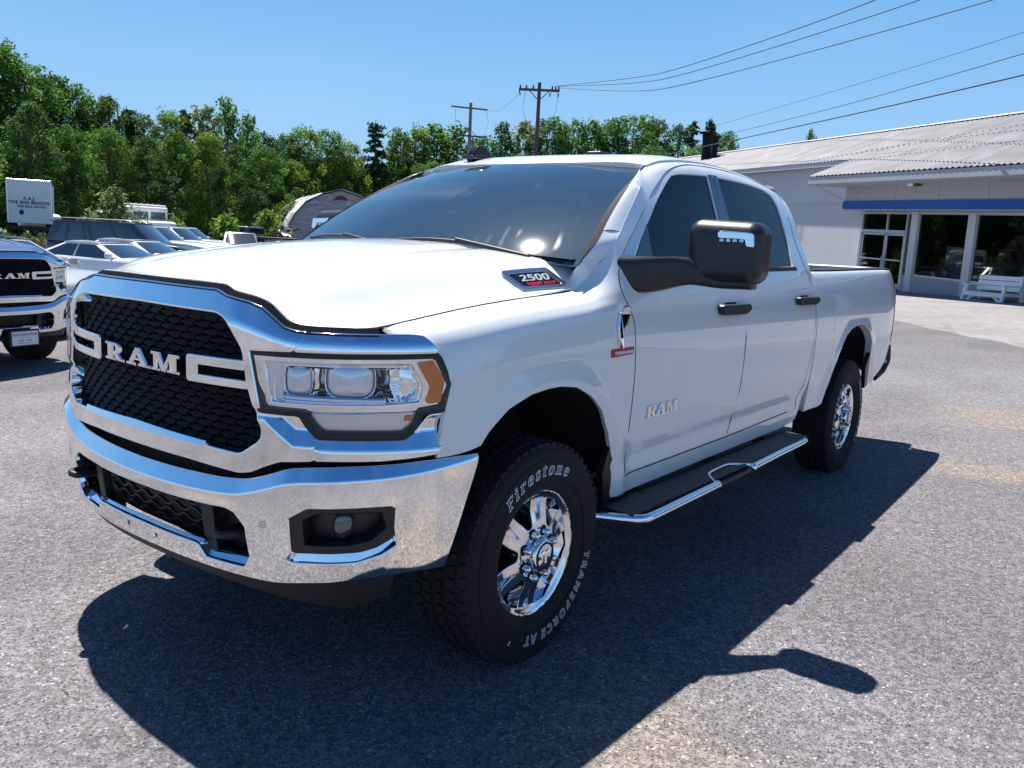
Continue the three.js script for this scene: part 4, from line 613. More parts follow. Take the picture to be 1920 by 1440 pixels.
  // storefront: frames, doors, posts, glass, low wall
  const doorway = put('entrance_frame', [bx(-.47, -.36, .66, 3.22, -.06, .04), bx(-.36, 1.99, 3.15, 3.22, -.06, .04), bx(-.36, 1.99, 2.52, 2.62, -.06, .04), bx(.93, 1.0, 2.62, 3.15, -.06, .04), bx(1.93, 2.0, .66, 3.15, -.06, .04)], alu);
  for (const [a, b] of [[-.36, .94], [.99, 1.93]]) put('transom_pane', bx(a, b, 2.62, 3.15, -.014, -.006), M.shopGlass, doorway);
  for (const [a, b, hs] of [[-.34, .955, .90], [.965, 1.92, 1.02]]) { const d = put('entrance_door', [bx(a, a + .07, .70, 2.51, -.03, .02), bx(b - .07, b, .70, 2.51, -.03, .02), bx(a, b, 2.44, 2.51, -.03, .02), bx(a, b, .70, .86, -.03, .02)], alu); put('door_pane', bx(a + .07, b - .07, .86, 2.44, -.012, -.004), M.shopGlass, d); put('push_bar', bx(a + .07, b - .07, 1.60, 1.65, .03, .07), alu, d); put('pull_handle', bx(hs - .012, hs + .012, 1.3, 1.75, .04, .07), alu, d); }
  for (const s of [2.36, 4.85, 7.34, 9.83, 12.3, 14.8]) put('post', [bx(s - .155, s + .155, .66, 3.22, -.10, .08)], wallM);
  put('window_head', bx(2.0, 24, 3.15, 3.232, -.05, .05), alu);
  for (let k = 0; k < 5; k++) { const a = 2.515 + k * 2.49; const w = put('shop_window', [bx(a, a + 2.18, 1.17, 1.23, -.07, .02), bx(a, a + .04, 1.23, 3.15, -.05, .02), bx(a + 2.14, a + 2.18, 1.23, 3.15, -.05, .02)], alu); put('pane', bx(a + .04, a + 2.14, 1.23, 3.15, -.012, -.004), M.shopGlass, w); }
  put('low_wall', bx(2.0, 24, .45, 1.17, -.12, .05), knee);
  const lamp = put('soffit_light', [rbox(.34, .14, .20, .02, [3.35, 4.03, 1.02]), bx(3.44, 3.56, 3.98, 4.12, .92, 1.10)], wood); put('diffuser', rbox(.26, .10, .03, .01, [3.30, 4.0, 1.13]), M.white, lamp);
  put('downpipe', [tube([[-.92, 4.20, 1.85], [-.90, 4.02, 1.72], [-.42, 3.62, 1.0], [-.34, 3.55, .92]], .028, 8, 20)], wallM);
  for (const [s, q, r, h] of [[-18.6, -2.4, .27, 1.35], [-17.7, -2.45, .17, 1.05]]) put('roof_flue', [cyl(r, r, h + .4, 16, [s, ry(q) + h / 2 - .2, q]), cyl(r * 1.75, r * 1.6, .10, 16, [s, ry(q) + h + .05, q]), cyl(r * 1.1, r * 1.1, .08, 16, [s, ry(q) + h - .12, q])], M.dark, rf);
  // inside the showroom
  const at = (s, q, y = .72) => { const v = new THREE.Vector3(s, y, q).applyMatrix4(frame); return v; };
  const place = (o, s, q, y, turn) => { o.position.copy(at(s, q, y)); o.rotation.y = Math.atan2(-BE[1], BE[0]) + turn; };
  const P = thing('display_board', 'white upright display board standing behind the first showroom window', 'display board'); place(P, 3.35, -.75, 1.15, .1);
  mesh('board', [rbox(.62, .98, .04, .01, [0, .55, 0])], M.white, P); mesh('printed_mark', [rbox(.06, .07, .01, .004, [-.08, .80, .024]), box(.14, .012, .006, [.1, .80, .023])], M.navy, P); mesh('stand', [box(.5, .05, .3, [0, .03, 0]), bar([-.2, 0, -.15], [-.2, .6, -.02], .015), bar([.2, 0, -.15], [.2, .6, -.02], .015)], M.black, P);
  const Wl = thing('display_wheel', 'round shiny display wheel standing before the white display board in the showroom window', 'ornament'); place(Wl, 3.45, -.42, 1.36, .1);
  mesh('outer_ring', new THREE.TorusGeometry(.15, .05, 10, 30), M.rubber, Wl); mesh('shiny_disc', [cyl(.13, .13, .04, 24, [0, 0, 0], [Math.PI / 2, 0, 0])], M.satin, Wl);  // built as a wheel on display: rubber ring round a shiny disc
  const Bn = thing('bench', 'white painted wooden bench by the low showroom wall', 'bench'); place(Bn, 6.55, .62, .57, -.06);
  const slat = (n, g) => mesh(n, g, M.white, Bn);
  for (let k = 0; k < 3; k++) slat('back_slat', box(1.66, .125, .028, [0, .56 + k * .14, -.20 - k * .025], [-.16, 0, 0]));
  for (let k = 0; k < 4; k++) slat('seat_slat', box(1.62, .03, .10, [0, .42, -.12 + k * .115]));
  for (const s of [-1, 1]) { slat('leg', [beam([s * .78, 0, .34], [s * .74, .62, .20], .07, .09), beam([s * .80, 0, -.32], [s * .76, .92, -.26], .07, .09), box(.09, .035, .58, [s * .77, .64, .02]), beam([s * .77, .40, .26], [s * .77, .40, -.28], .05, .08)]); slat('brace', [beam([s * .74, .14, .24], [s * .32, .38, .24], .03, .07)]); }
  slat('stretcher', [box(1.5, .09, .03, [0, .16, .28]), box(1.5, .08, .03, [0, .36, .28])]);
}

// ---------- other vehicles ----------
const wheelSmall = (() => { const toX = new THREE.Matrix4().makeRotationZ(-Math.PI / 2), L = (p) => new THREE.LatheGeometry(p.map(([r, x]) => new THREE.Vector2(r, x)), 32).applyMatrix4(toX); return { tyre: L([[.21, -.1], [.30, -.11], [.335, -.09], [.34, 0], [.335, .09], [.30, .11], [.21, .10]]), rim: merge([L([[0, .10], [.05, .10], [.08, .085], [.19, .09], [.22, .10], [.20, .0]])]) }; })();
function makeCar(name, label, category, o, mat, group) {
  const T = thing(name, label, category, group), { L, W, belt, roofY, hoodY, zwb, zwr, zrr, zrb, tailY = belt, wr = .74, pillar = [], rails, mirror = true, wheelR = .34, glass = M.tint, clear = .22 } = o, w = W / 2;
  const nose0 = L / 2, tail = -L / 2;
  const topY = spline([[tail, tailY - .16], [tail + .12, tailY - .02], [zrb - .05, tailY + .01], [zwb, hoodY + .02], [lerp(zwb, nose0, .6), hoodY - .03], [nose0 - .25, hoodY - .12], [nose0 - .06, hoodY - .22], [nose0, hoodY - .36]]);
  const wide = spline([[tail, w * .80], [tail + .25, w * .95], [tail + 1, w], [0, w], [nose0 - .8, w * .98], [nose0 - .3, w * .90], [nose0, w * .70]]);
  const sec = (z, t) => { const W1 = wide(z)[0], y1 = topY(z)[0], pts = spline([[0, .86, clear], [1, .97, clear + .16], [2, 1.0, lerp(clear, y1, .5)], [3, .985, lerp(clear, y1, .80)], [4, .93, y1 - .035], [5, .84, y1], [6, .5, y1 + .022], [7, 0, y1 + .03]])(t); return [W1 * pts[0], pts[1], z]; };
  const arch = (z) => { let c = 0; for (const wz of o.wheels) { const d = Math.abs(z - wz); if (d < wheelR + .07) c = Math.max(c, Math.sqrt((wheelR + .07) ** 2 - d * d)); } return c; };
  const half = grid((u, v) => { const z = lerp(tail, nose0, u), t = v * 7; const p = sec(z, t); const c = arch(z); if (c > 0 && p[1] < wheelR + c && t < 3.2) p[1] = Math.min(wheelR + c, topY(z)[0] - .12); return p; }, 90, 28, false);
  const cap = (z, f) => grid((u, v) => { const p = sec(z, u * 7); return [p[0] * (1 - v), lerp(p[1], lerp(clear, topY(z)[0], .5), v * .0), p[2]]; }, 20, 2, f);
  mesh('body', [half, mirrorX(half), cap(nose0, true), mirrorX(cap(nose0, true)), cap(tail, false), mirrorX(cap(tail, false))], mat, T);
  // greenhouse
  const G = (u, v, d = 0) => { const zf = lerp(zwb, zwr, v), zr = lerp(zrb, zrr, v), z = lerp(zf, zr, u), e = .03 * Math.pow(Math.abs(u - .5) * 2, 6), x = w * lerp(.93, wr, Math.pow(v, 1.25)) - e * w + d; return [x, lerp(belt - .03, roofY - .03, v) - .02 * Math.pow(Math.abs(u - .5) * 2, 3) * v, z]; };
  const sideG = panel(G, [[0, 0], [1, 0], [1, 1], [0, 1]], { step: [.05, .12], sgn: -1, skirt: false });
  const top = (a, b, d = 0) => { const u = lerp(0, 1, b), p = G(u, 1, 0); return [p[0] * a, p[1] + .035 * (1 - a * a) + d, p[2]]; };
  const rf = panel((a, b, d) => top(a, b, d), [[-1, 0], [1, 0], [1, 1], [-1, 1]], { step: [.2, .1], sgn: -1, t: .03 });
  const ws = (a, b, d = 0) => { const p = G(0, b, 0); return [p[0] * a, p[1] + .012 * (1 - a * a) + d * .7, p[2] + .13 * (1 - a * a) * (1 - b * .5) + d * .7]; };
  const rw = (a, b, d = 0) => { const p = G(1, b, 0); return [p[0] * a, p[1] + d * .6, p[2] - .10 * (1 - a * a) - d * .8]; };
  mesh('cabin', [sideG, mirrorX(sideG), panel(ws, [[-1, 0], [1, 0], [1, 1], [-1, 1]], { step: [.15, .2], skirt: false }), panel(rw, [[-1, 0], [1, 0], [1, 1], [-1, 1]], { step: [.15, .2], sgn: -1, skirt: false }), rf], mat, T);
  mesh('windscreen', panel((a, b, d) => ws(a, b, d + .006), roundPoly([[-.94, .04], [.94, .04], [.90, .95], [-.90, .95]], .06), { step: [.15, .2], t: .004, r: .002 }), o.front ?? M.carGlass, T);
  mesh('rear_window', panel((a, b, d) => rw(a, b, d + .006), roundPoly([[-.88, .12], [.88, .12], [.84, .9], [-.84, .9]], .08), { step: [.15, .2], sgn: -1, t: .004, r: .002 }), M.carGlass, T);
  const cuts = [o.u0 ?? .07, ...pillar, o.u1 ?? .93];
  for (let k = 0; k < cuts.length - 1; k++) { const a = cuts[k] + (k ? .018 : 0), b = cuts[k + 1] - (k < cuts.length - 2 ? .018 : 0); const q = roundPoly([[a - (k ? 0 : .02), .06], [b, .06], [b - (k === cuts.length - 2 ? .05 : 0), .90], [a + (k ? 0 : .035), .90]], .03); const g = panel((x, y, d) => G(x, y, d + .006), q, { step: [.06, .12], sgn: -1, t: .005, r: .002 }); mesh('side_window', g, M.carGlass, T); mesh('side_window', mirrorX(g), M.carGlass, T); }
  for (const wz of o.wheels) for (const s of [1, -1]) { const g = new THREE.Group(); g.name = 'wheel'; g.position.set(s * (w - .12), wheelR, wz); g.rotation.y = s < 0 ? Math.PI : 0; g.scale.setScalar(wheelR / .34); T.add(g); mesh('tyre', wheelSmall.tyre, M.rubber, g); mesh('rim', wheelSmall.rim, M.satin, g); }
  mesh('underside', [box(W * .8, .2, L * .9, [0, clear + .12, 0])], M.dark, T);
  const fz = (x) => nose0 - .13 * (x / w) ** 2;
  mesh('grille', [rbox(W * .55, .16, .08, .03, [0, hoodY - .42, nose0 - .03])], M.cell, T); mesh('lower_intake', [rbox(W * .6, .14, .08, .03, [0, clear + .17, nose0 - .03])], M.cell, T);
  for (const s of [1, -1]) {
    mesh('headlight', [rbox(.34, .10, .16, .03, [s * w * .68, hoodY - .33, fz(w * .68) - .06], [0, s * .45, 0])], M.bulb, T); mesh('tail_light', [rbox(.22, .14, .08, .03, [s * w * .74, tailY - .22, tail + .02])], M.red, T);
    if (mirror) { const m = G(.10, .04); mesh('side_mirror', [rbox(.20, .13, .11, .04, [s * (m[0] + .12), m[1] + .10, m[2]]), bar([s * (m[0] - .02), m[1] + .03, m[2]], [s * (m[0] + .08), m[1] + .07, m[2]], .025)], o.mirrorMat ?? mat, T); }
    for (const u of o.handles ?? []) { const z = lerp(zwb, zrb, u); mesh('door_handle', rbox(.03, .035, .17, .012, [s * (w * .99), belt - .12, z]), o.mirrorMat ?? mat, T); }
    if (rails) mesh('roof_rail', [tube([[s * w * .60, roofY - .0, zwr - .15], [s * w * .62, roofY + .075, zwr - .35], [s * w * .62, roofY + .075, zrr + .3], [s * w * .60, roofY, zrr + .08]], .02, 8, 30)], o.railMat ?? M.satin, T);
  }
  for (const u of pillar.slice(0, 1).concat(pillar.slice(1, 2))) for (const s of [1, -1]) { const z = lerp(zwb, zrb, u); mesh('door_seam', [box(.006, belt - clear - .35, .008, [s * (w * .998), (belt + clear + .2) / 2, z])], M.seal, T); }
  return T;
}
M.carGlass = phys([.02, .026, .032], { roughness: .03, clearcoat: 1, clearcoatRoughness: .01, ior: 1.7 });
M.silver = phys([.42, .43, .45], { roughness: .3, metalness: .35, clearcoat: 1, clearcoatRoughness: .03 });
M.pearl = phys([.74, .75, .76], { roughness: .3, clearcoat: 1, clearcoatRoughness: .03 });
M.charcoal = phys([.018, .020, .026], { roughness: .3, clearcoat: 1, clearcoatRoughness: .03 });
M.paleblue = phys([.055, .11, .18], { roughness: .3, metalness: .1, clearcoat: 1, clearcoatRoughness: .03 });
M.rust = std([.14, .05, .045], .8);
const stand = (o, x, z, turn, y) => { o.position.set(x, y ?? height(x, z), z); o.rotation.y = turn; return o; };
const sedan = { L: 4.75, W: 1.84, belt: .96, roofY: 1.40, hoodY: .96, zwb: .98, zwr: .12, zrr: -1.15, zrb: -1.95, tailY: 1.0, pillar: [.40, .74], wheels: [1.42, -1.38], handles: [.36, .68] };
const suv = { L: 5.5, W: 2.02, belt: 1.18, roofY: 1.92, hoodY: 1.18, zwb: 1.40, zwr: .62, zrr: -2.35, zrb: -2.62, tailY: 1.15, wr: .80, pillar: [.30, .56, .62, .80], wheels: [1.60, -1.55], wheelR: .40, rails: true, handles: [.26, .5], clear: .30 };
const crossover = { L: 4.6, W: 1.86, belt: 1.06, roofY: 1.52, hoodY: 1.05, zwb: 1.05, zwr: .10, zrr: -1.60, zrb: -2.05, tailY: 1.08, wr: .74, pillar: [.38, .72], wheels: [1.40, -1.32], wheelR: .36, handles: [.34, .64], clear: .25 };
const pick = { L: 5.8, W: 2.0, belt: 1.24, roofY: 1.86, hoodY: 1.22, zwb: 1.0, zwr: .20, zrr: -1.25, zrb: -1.42, tailY: 1.24, wr: .76, pillar: [.48], wheels: [1.75, -1.75], wheelR: .40, handles: [.42, .86], clear: .34 };
const van = { L: 5.1, W: 1.98, belt: 1.08, roofY: 1.74, hoodY: 1.06, zwb: 1.45, zwr: .50, zrr: -2.2, zrb: -2.45, tailY: 1.1, wr: .80, pillar: [.33, .62], wheels: [1.55, -1.5], wheelR: .35 };
stand(makeCar('silver_crossover', 'silver car with a dark windscreen behind the dark blue pickup, nose towards the white pickup', 'car', crossover, M.silver), -12.54, -3.40, 1.80);
stand(makeCar('white_coupe', 'white low car with blacked-out side windows parked below the dark long SUV', 'car', { ...sedan, zrr: -.95, zrb: -1.9, roofY: 1.37, pillar: [.52], handles: [.46] }, M.pearl), -19.98, -9.33, 1.97);
stand(makeCar('white_sedan', 'white saloon just behind the low white coupe, only roof and windscreen showing', 'car', sedan, M.pearl), -23.19, -12.01, 1.97);
stand(makeCar('dark_suv', 'long dark SUV with roof rails in front of the white box truck', 'SUV', suv, M.charcoal), -28.6, -14.4, 2.2);
const whites = 'white parked pickups in the row';
stand(makeCar('white_row_pickup', 'nearest white pickup of the row right of the dark SUV', 'pickup truck', pick, M.pearl, whites), -32.7, -17.8, 2.05);
stand(makeCar('white_row_pickup', 'middle white pickup of the row right of the dark SUV', 'pickup truck', pick, M.pearl, whites), -35.7, -20.6, 2.05);
stand(makeCar('white_row_pickup', 'farthest white pickup of the row right of the dark SUV', 'pickup truck', pick, M.pearl, whites), -39.9, -23.8, 2.05);
stand(makeCar('dark_hatchback', 'small dark car at the far end of the white pickup row', 'car', sedan, M.charcoal), -43.4, -27.2, 2.05);
stand(makeCar('blue_minivan', 'pale blue minivan facing the camera beside the tall grass', 'minivan', van, M.paleblue), -38.23, -26.08, .98);
stand(makeCar('grey_car', 'grey car with a shining windscreen left of the old barn', 'car', sedan, M.silver), -34.42, -26.43, 1.0);
stand(makeCar('white_side_car', 'white car parked by the white building wall, behind the pickup bed', 'car', crossover, M.pearl), -7.39, -22.93, 1.9);
stand(makeCar('showroom_car', 'pale car displayed inside the showroom behind the second window', 'car', sedan, M.silver), -1.0, -28.6, -2.55, .70);
{ // box truck, its end wall with dark lettering towards the lot
  const T = thing('box_truck', 'white box truck with dark lettering on its tall body at the left edge', 'box truck');
  mesh('box_body', [rbox(2.4, 2.55, 6.2, .05, [0, 2.15, -3.1])], M.white, T); mesh('top_rail', [rbox(2.44, .16, 6.24, .03, [0, 3.48, -3.1])], M.satin, T);
  for (const s of [1, -1]) mesh('corner_post', [box(.08, 2.5, .06, [s * 1.19, 2.15, .01])], M.satin, T);
  const ink = std([.03, .03, .10], .7), line = (s, x, y, h) => { const g = text(s, h, .006); const b = g.boundingBox; return g.translate(-(b.min.x + b.max.x) / 2 + x, y, .012); };
  mesh('lettering', [line('A.A.J.', 0, 2.30, .20)], ink, T); mesh('lettering', [line('"THE BAG WAGON"', 0, 2.06, .19)], ink, T); mesh('lettering', [line('THE BAG HOUSE', .1, 1.84, .15)], ink, T);
  mesh('emblem', [extrude(roundPoly([[-.1, 0], [.1, 0], [.14, .2], [0, .34], [-.14, .2]], .03), .01).translate(-.45, 1.40, .004)], ink, T);
  mesh('bumper', [box(2.3, .25, .15, [0, .6, .05])], M.black, T); mesh('cab_shell', [rbox(2.1, 1.9, 1.9, .2, [0, 1.5, -7.3])], M.white, T); mesh('fairing', [new THREE.SphereGeometry(.4, 14, 10).scale(1, .7, 1).translate(1.35, 1.25, -.2)], M.white, T);
  for (const [x, z] of [[.95, -1.5], [-.95, -1.5], [.95, -7.2], [-.95, -7.2]]) { const w = mesh('wheel', wheelSmall.tyre, M.rubber, T); w.position.set(x, .48, z); w.scale.setScalar(1.4); }
  T.scale.setScalar(.86); stand(T, -46.0, -18.4, 1.12, .52);
}
{ // old conventional lorry
  const T = thing('lorry', 'white old lorry cab with a split windscreen standing before the trees', 'lorry');
  mesh('cab_shell', [rbox(2.1, 1.35, 1.5, .14, [0, 1.95, 0]), rbox(1.95, .12, 1.3, .05, [0, 2.66, 0])], M.white, T); mesh('engine_hood', [rbox(1.45, .85, 1.7, .18, [0, 1.45, 1.5])], M.white, T);
  for (const s of [1, -1]) { mesh('windscreen', [rbox(.80, .52, .04, .02, [s * .46, 2.22, .74], [-.08, 0, 0])], M.carGlass, T); mesh('side_window', [rbox(.04, .5, .8, .02, [s * 1.04, 2.2, .1])], M.carGlass, T); mesh('fender', [rbox(.42, .5, 1.2, .15, [s * .95, 1.05, 1.5])], M.white, T); mesh('side_mirror', [box(.06, .55, .2, [s * 1.35, 2.1, .6]), bar([s * 1.05, 2.3, .6], [s * 1.35, 2.3, .6], .02)], M.satin, T); const w = mesh('wheel', wheelSmall.tyre, M.rubber, T); w.position.set(s * .95, .5, 1.5); w.scale.setScalar(1.45); }
  mesh('roof_lamp', [-.6, -.3, 0, .3, .6].map((x) => rbox(.12, .06, .1, .02, [x, 2.75, .55])), M.amber, T); mesh('chassis', [box(.9, .3, 5, [0, .85, -1.8])], M.dark, T); mesh('tank_body', [rbox(2.1, 1.2, 2.6, .3, [0, 1.75, -2.3])], M.white, T);
  for (const s of [1, -1]) { const w = mesh('wheel', wheelSmall.tyre, M.rubber, T); w.position.set(s * .95, .5, -2.4); w.scale.setScalar(1.45); }
  T.scale.setScalar(1.12); stand(T, -45.74, -24.62, 1.5);
}
{ // wrecked dark truck with scrap on it
  const T = thing('scrap_truck', 'dark old truck loaded with scrap between the blue minivan and the grey car', 'truck');
  mesh('cab_shell', [rbox(2.0, 1.5, 1.8, .2, [0, 1.35, -1.2])], M.navy, T); mesh('cab_window', [rbox(1.7, .5, .05, .02, [0, 1.75, -.28])], M.carGlass, T); mesh('load_bed', [rbox(2.2, .8, 3.2, .08, [0, 1.1, 1.4])], M.charcoal, T);
  mesh('scrap_panel', [box(1.7, .06, .9, [.5, 2.15, 1.5], [.5, .4, -.25]), box(1.2, .05, .5, [-.4, 1.75, 1.9], [.2, .8, .15])], M.white, T); mesh('scrap_frame', [beam([-1, 1.5, .6], [.9, 2.1, 2.2], .07, .1), beam([-.9, 1.6, 2.4], [.8, 1.55, .4], .1, .12), beam([0, 1.4, 1.2], [.3, 2.2, 1.4], .12, .12)], M.rust, T);
  for (const [x, z] of [[.85, -1.6], [-.85, -1.6], [.85, 1.8], [-.85, 1.8]]) { const w = mesh('wheel', wheelSmall.tyre, M.rubber, T); w.position.set(x, .42, z); w.scale.setScalar(1.22); }
  stand(T, -43.4, -31.2, 2.0);
}
// ---------- barn ----------
{
  const T = thing('barn', 'weathered white gambrel barn with a patchy roof before the trees', 'barn');
  const prof = [[-4.25, 2.5], [-3.65, 3.15], [-3.15, 4.15], [-2.45, 5.05], [-1.3, 5.75], [0, 6.15], [1.3, 5.75], [2.45, 5.05], [3.15, 4.15], [3.65, 3.15], [4.25, 2.5]];
  const boards = dataTex(256, 256, (x, y) => { const row = Math.floor(y / 16), e = y % 16 === 0 ? -45 : 0, v = 205 + 26 * (hash2(row, Math.floor(x / 90 + row * 7.3), 2) - .5) + 34 * (vnoise(x / 30, y / 9, 0, 3) - .5) + e - (vnoise(x / 12, y / 6, 0, 9) > .83 ? 70 : 0); return [v, v * .97, v * .97]; }, true); boards.repeat.set(1 / 2.4, 1 / 2.4);
  const wood = new THREE.MeshStandardMaterial({ map: boards, color: rgb(.58, .59, .63), roughness: .9 });
  const y0 = 0, gable = [[-3.9, y0], [3.9, y0], [3.9, 2.6], [3.6, 3.15], [3.1, 4.12], [2.4, 5.0], [1.28, 5.7], [0, 6.1], [-1.28, 5.7], [-2.4, 5.0], [-3.1, 4.12], [-3.6, 3.15], [-3.9, 2.6]];
  for (const z of [-.1, -12]) mesh('end_wall', [extrude(gable, .1).translate(0, 0, z)], wood, T); mesh('side_wall', [box(.1, 2.7, 11.8, [3.85, 1.3, -6]), box(.1, 2.7, 11.8, [-3.85, 1.3, -6])], wood, T);
  mesh('louvre', [extrude([[-.55, 5.35], [.55, 5.35], [.35, 5.6], [0, 5.75], [-.35, 5.6]], .03)], M.rust, T); mesh('loft_door', [box(1.4, 1.3, .04, [0, 4.1, .02])], wood, T); mesh('door_gap', [box(.12, .3, .03, [-.75, 3.3, .02]), box(.35, .08, .03, [-1.1, 2.7, .02])], M.dark, T);
  // shingle roof in strips, some bleached, some bare
  const R = rng(77), tones = [[.40, .40, .43], [.30, .29, .32], [.19, .18, .20], [.50, .50, .53]].map((c) => std(c, .9));
  for (let k = 0; k < prof.length - 1; k++) { const [xa, ya] = prof[k], [xb, yb] = prof[k + 1], n = Math.max(1, Math.round(Math.hypot(xb - xa, yb - ya) / .8)); for (let j = 0; j < n; j++) for (let m = 0; m < 6; m++) { const t0 = j / n, t1 = (j + 1) / n + .02, p = [lerp(xa, xb, t0), lerp(ya, yb, t0)], q = [lerp(xa, xb, t1), lerp(ya, yb, t1)], z = .3 - (m + .5) * 2.05; mesh('roof_patch', beam([p[0], p[1] + .06, z], [q[0], q[1] + .06, z], 2.04, .05 + .02 * R()), tones[R() * 4 | 0], T); } }
  T.position.set(-50.8, -1.3, -44.3); T.rotation.y = 1.03; T.scale.set(1.15, 1.03, 1);
}
// ---------- poles and wires ----------
{
  const grey = std([.20, .18, .17], .9), brown = std([.10, .075, .065], .9), iron = std([.10, .10, .11], .6), tank = std([.32, .34, .36], .5);
  const mk = (label, x, z, y, col, build, turn) => { const T = thing('utility_pole', label, 'utility pole'); mesh('pole', [bar([0, -2, 0], [0, 12.0, 0], .20, .13, 14)], col, T); build(T); T.position.set(x, y, z); T.rotation.y = turn; return T; };
  mk('dark wooden utility pole with one wide crossarm and steel cutouts, nearer of the two', -35.62, -49.88, 1.23, brown, (T) => {
    mesh('crossarm', [box(3.0, .17, .13, [0, 11.45, .16])], brown, T); mesh('arm_brace', [beam([-.75, 11.4, .18], [0, 10.7, .16], .04, .06), beam([.75, 11.4, .18], [0, 10.7, .16], .04, .06)], iron, T);
    for (const x of [-1.4, -.95, -.45, .95, 1.2, 1.42]) mesh('insulator', [cyl(.05, .07, .22, 10, [x, 11.66, .16])], iron, T);
    mesh('hanger', [cyl(.05, .05, .3, 8, [-1.42, 11.2, .16], [0, 0, .3]), cyl(.05, .05, .3, 8, [.8, 11.15, .16], [0, 0, -.3]), cyl(.05, .05, .3, 8, [1.4, 11.15, .16])], iron, T);
    mesh('cutout_arm', [bar([-.95, 8.75, .15], [.95, 8.75, .15], .03), bar([.1, 9.1, .15], [.75, 8.78, .15], .02)], iron, T);
    for (const s of [-1, 1]) mesh('cutout', [cyl(.05, .05, .55, 10, [s * .85, 8.85, .15]), tube([[s * .95, 8.9, .15], [s * 1.25, 8.75, .15], [s * 1.2, 8.45, .15], [s * .95, 8.3, .15], [s * .85, 8.6, .15]], .03, 6, 20)], iron, T);
    mesh('transformer', [cyl(.34, .34, 1.1, 18, [.95, 5.6, .0]), cyl(.36, .36, .06, 18, [.95, 6.18, 0])], M.dark, T); mesh('transformer', [rbox(.5, 1.15, .5, .06, [-.45, 5.5, .15])], M.rust, T); mesh('transformer_bracket', [box(2.0, .1, .12, [.3, 6.05, -.05])], iron, T);
    for (const w of [tube([[-1.0, 11.4, .16], [-1.15, 10.2, .16], [-.85, 9.15, .16]], .012, 4, 16), tube([[1.4, 11.2, .16], [1.3, 10.0, .16], [.9, 9.15, .16]], .012, 4, 16), tube([[-.85, 8.3, .15], [-.95, 7.2, .1], [-.5, 6.2, .1]], .012, 4, 16), tube([[.9, 8.3, .15], [1.0, 7.2, .1], [.95, 6.3, .1]], .012, 4, 16)]) mesh('drop_wire', w, iron, T);
  }, .62);
  mk('pale wooden utility pole with two crossarms and grey transformer cans, farther of the two', -46.21, -54.57, 1.12, grey, (T) => {
    mesh('crossarm', [box(3.1, .13, .11, [-.1, 11.55, .16], [0, 0, -.05])], grey, T); mesh('crossarm', [box(2.5, .13, .11, [.05, 9.25, .16], [0, 0, -.03])], brown, T); mesh('arm_brace', [beam([-.55, 9.3, .16], [0, 9.85, .14], .04, .05), beam([.6, 9.25, .16], [0, 9.85, .14], .04, .05)], iron, T);
    for (const [x, y] of [[-1.1, 9.0], [.6, 8.95], [1.25, 8.9]]) mesh('insulator', [cyl(.05, .07, .35, 8, [x, y, .16])], iron, T);
    for (const x of [-.62, .22, .68]) mesh('transformer', [cyl(.30, .30, 1.15, 18, [x, 6.7, .28]), cyl(.32, .32, .06, 18, [x, 7.3, .28])], tank, T);
    for (const w of [tube([[-1.3, 11.4, .16], [-1.2, 10.3, .16], [-1.05, 9.2, .16]], .011, 4, 14), tube([[1.4, 11.35, .16], [1.55, 10.4, .16], [1.2, 9.1, .16]], .011, 4, 14)]) mesh('drop_wire', w, iron, T);
  }, .66);
  const wire = (label, pts, r, name = 'power_line') => tag(mesh(numbered(name), tube(pts, r, 5, 60), std([.035, .035, .045], .6), scene), label, 'power line');
  wire('thin power line, topmost of three from the nearer pole to the upper right', [[-33.6, 12.75, -49.3], [-18.53, 10.23, -36.74], [-6.19, 10.07, -28.24], [2.41, 11.1, -22.23]], .018);
  wire('thin power line, middle of three from the nearer pole to the upper right', [[-33.55, 12.72, -49.25], [-18.49, 9.91, -36.71], [-5, 10.15, -29.15], [2.52, 10.31, -22.15]], .018);
  wire('thin power line, lowest of three from the nearer pole to the upper right', [[-33.5, 12.6, -49.2], [-18.42, 9.44, -36.66], [-2.69, 9.64, -28.25], [2.63, 9.53, -22.07]], .018);
  wire('faint wire running high over the grey roof, above the two thicker ones', [[-28.22, 9.28, -54.63], [-9.62, 8.56, -35.49], [-1.09, 7.61, -23.95], [3.48, 7.59, -18.5]], .009);
  wire('middle wire running over the grey roof', [[-28.13, 8.63, -54.56], [-9.52, 7.86, -35.42], [-1.01, 7.06, -23.89], [3.56, 7.02, -18.44]], .013);
  wire('thick black cable running just over the grey roof ridge', [[-27.5, 7.36, -49.7], [-7.77, 6.6, -30.12], [-.6, 6.06, -21.45], [3.59, 6, -16.98]], .021);
  wire('thin wire sagging between the two utility poles', [[-36.9, 12.4, -49.2], [-41, 11.9, -52.1], [-44.9, 12.5, -55.2]], .010);
}
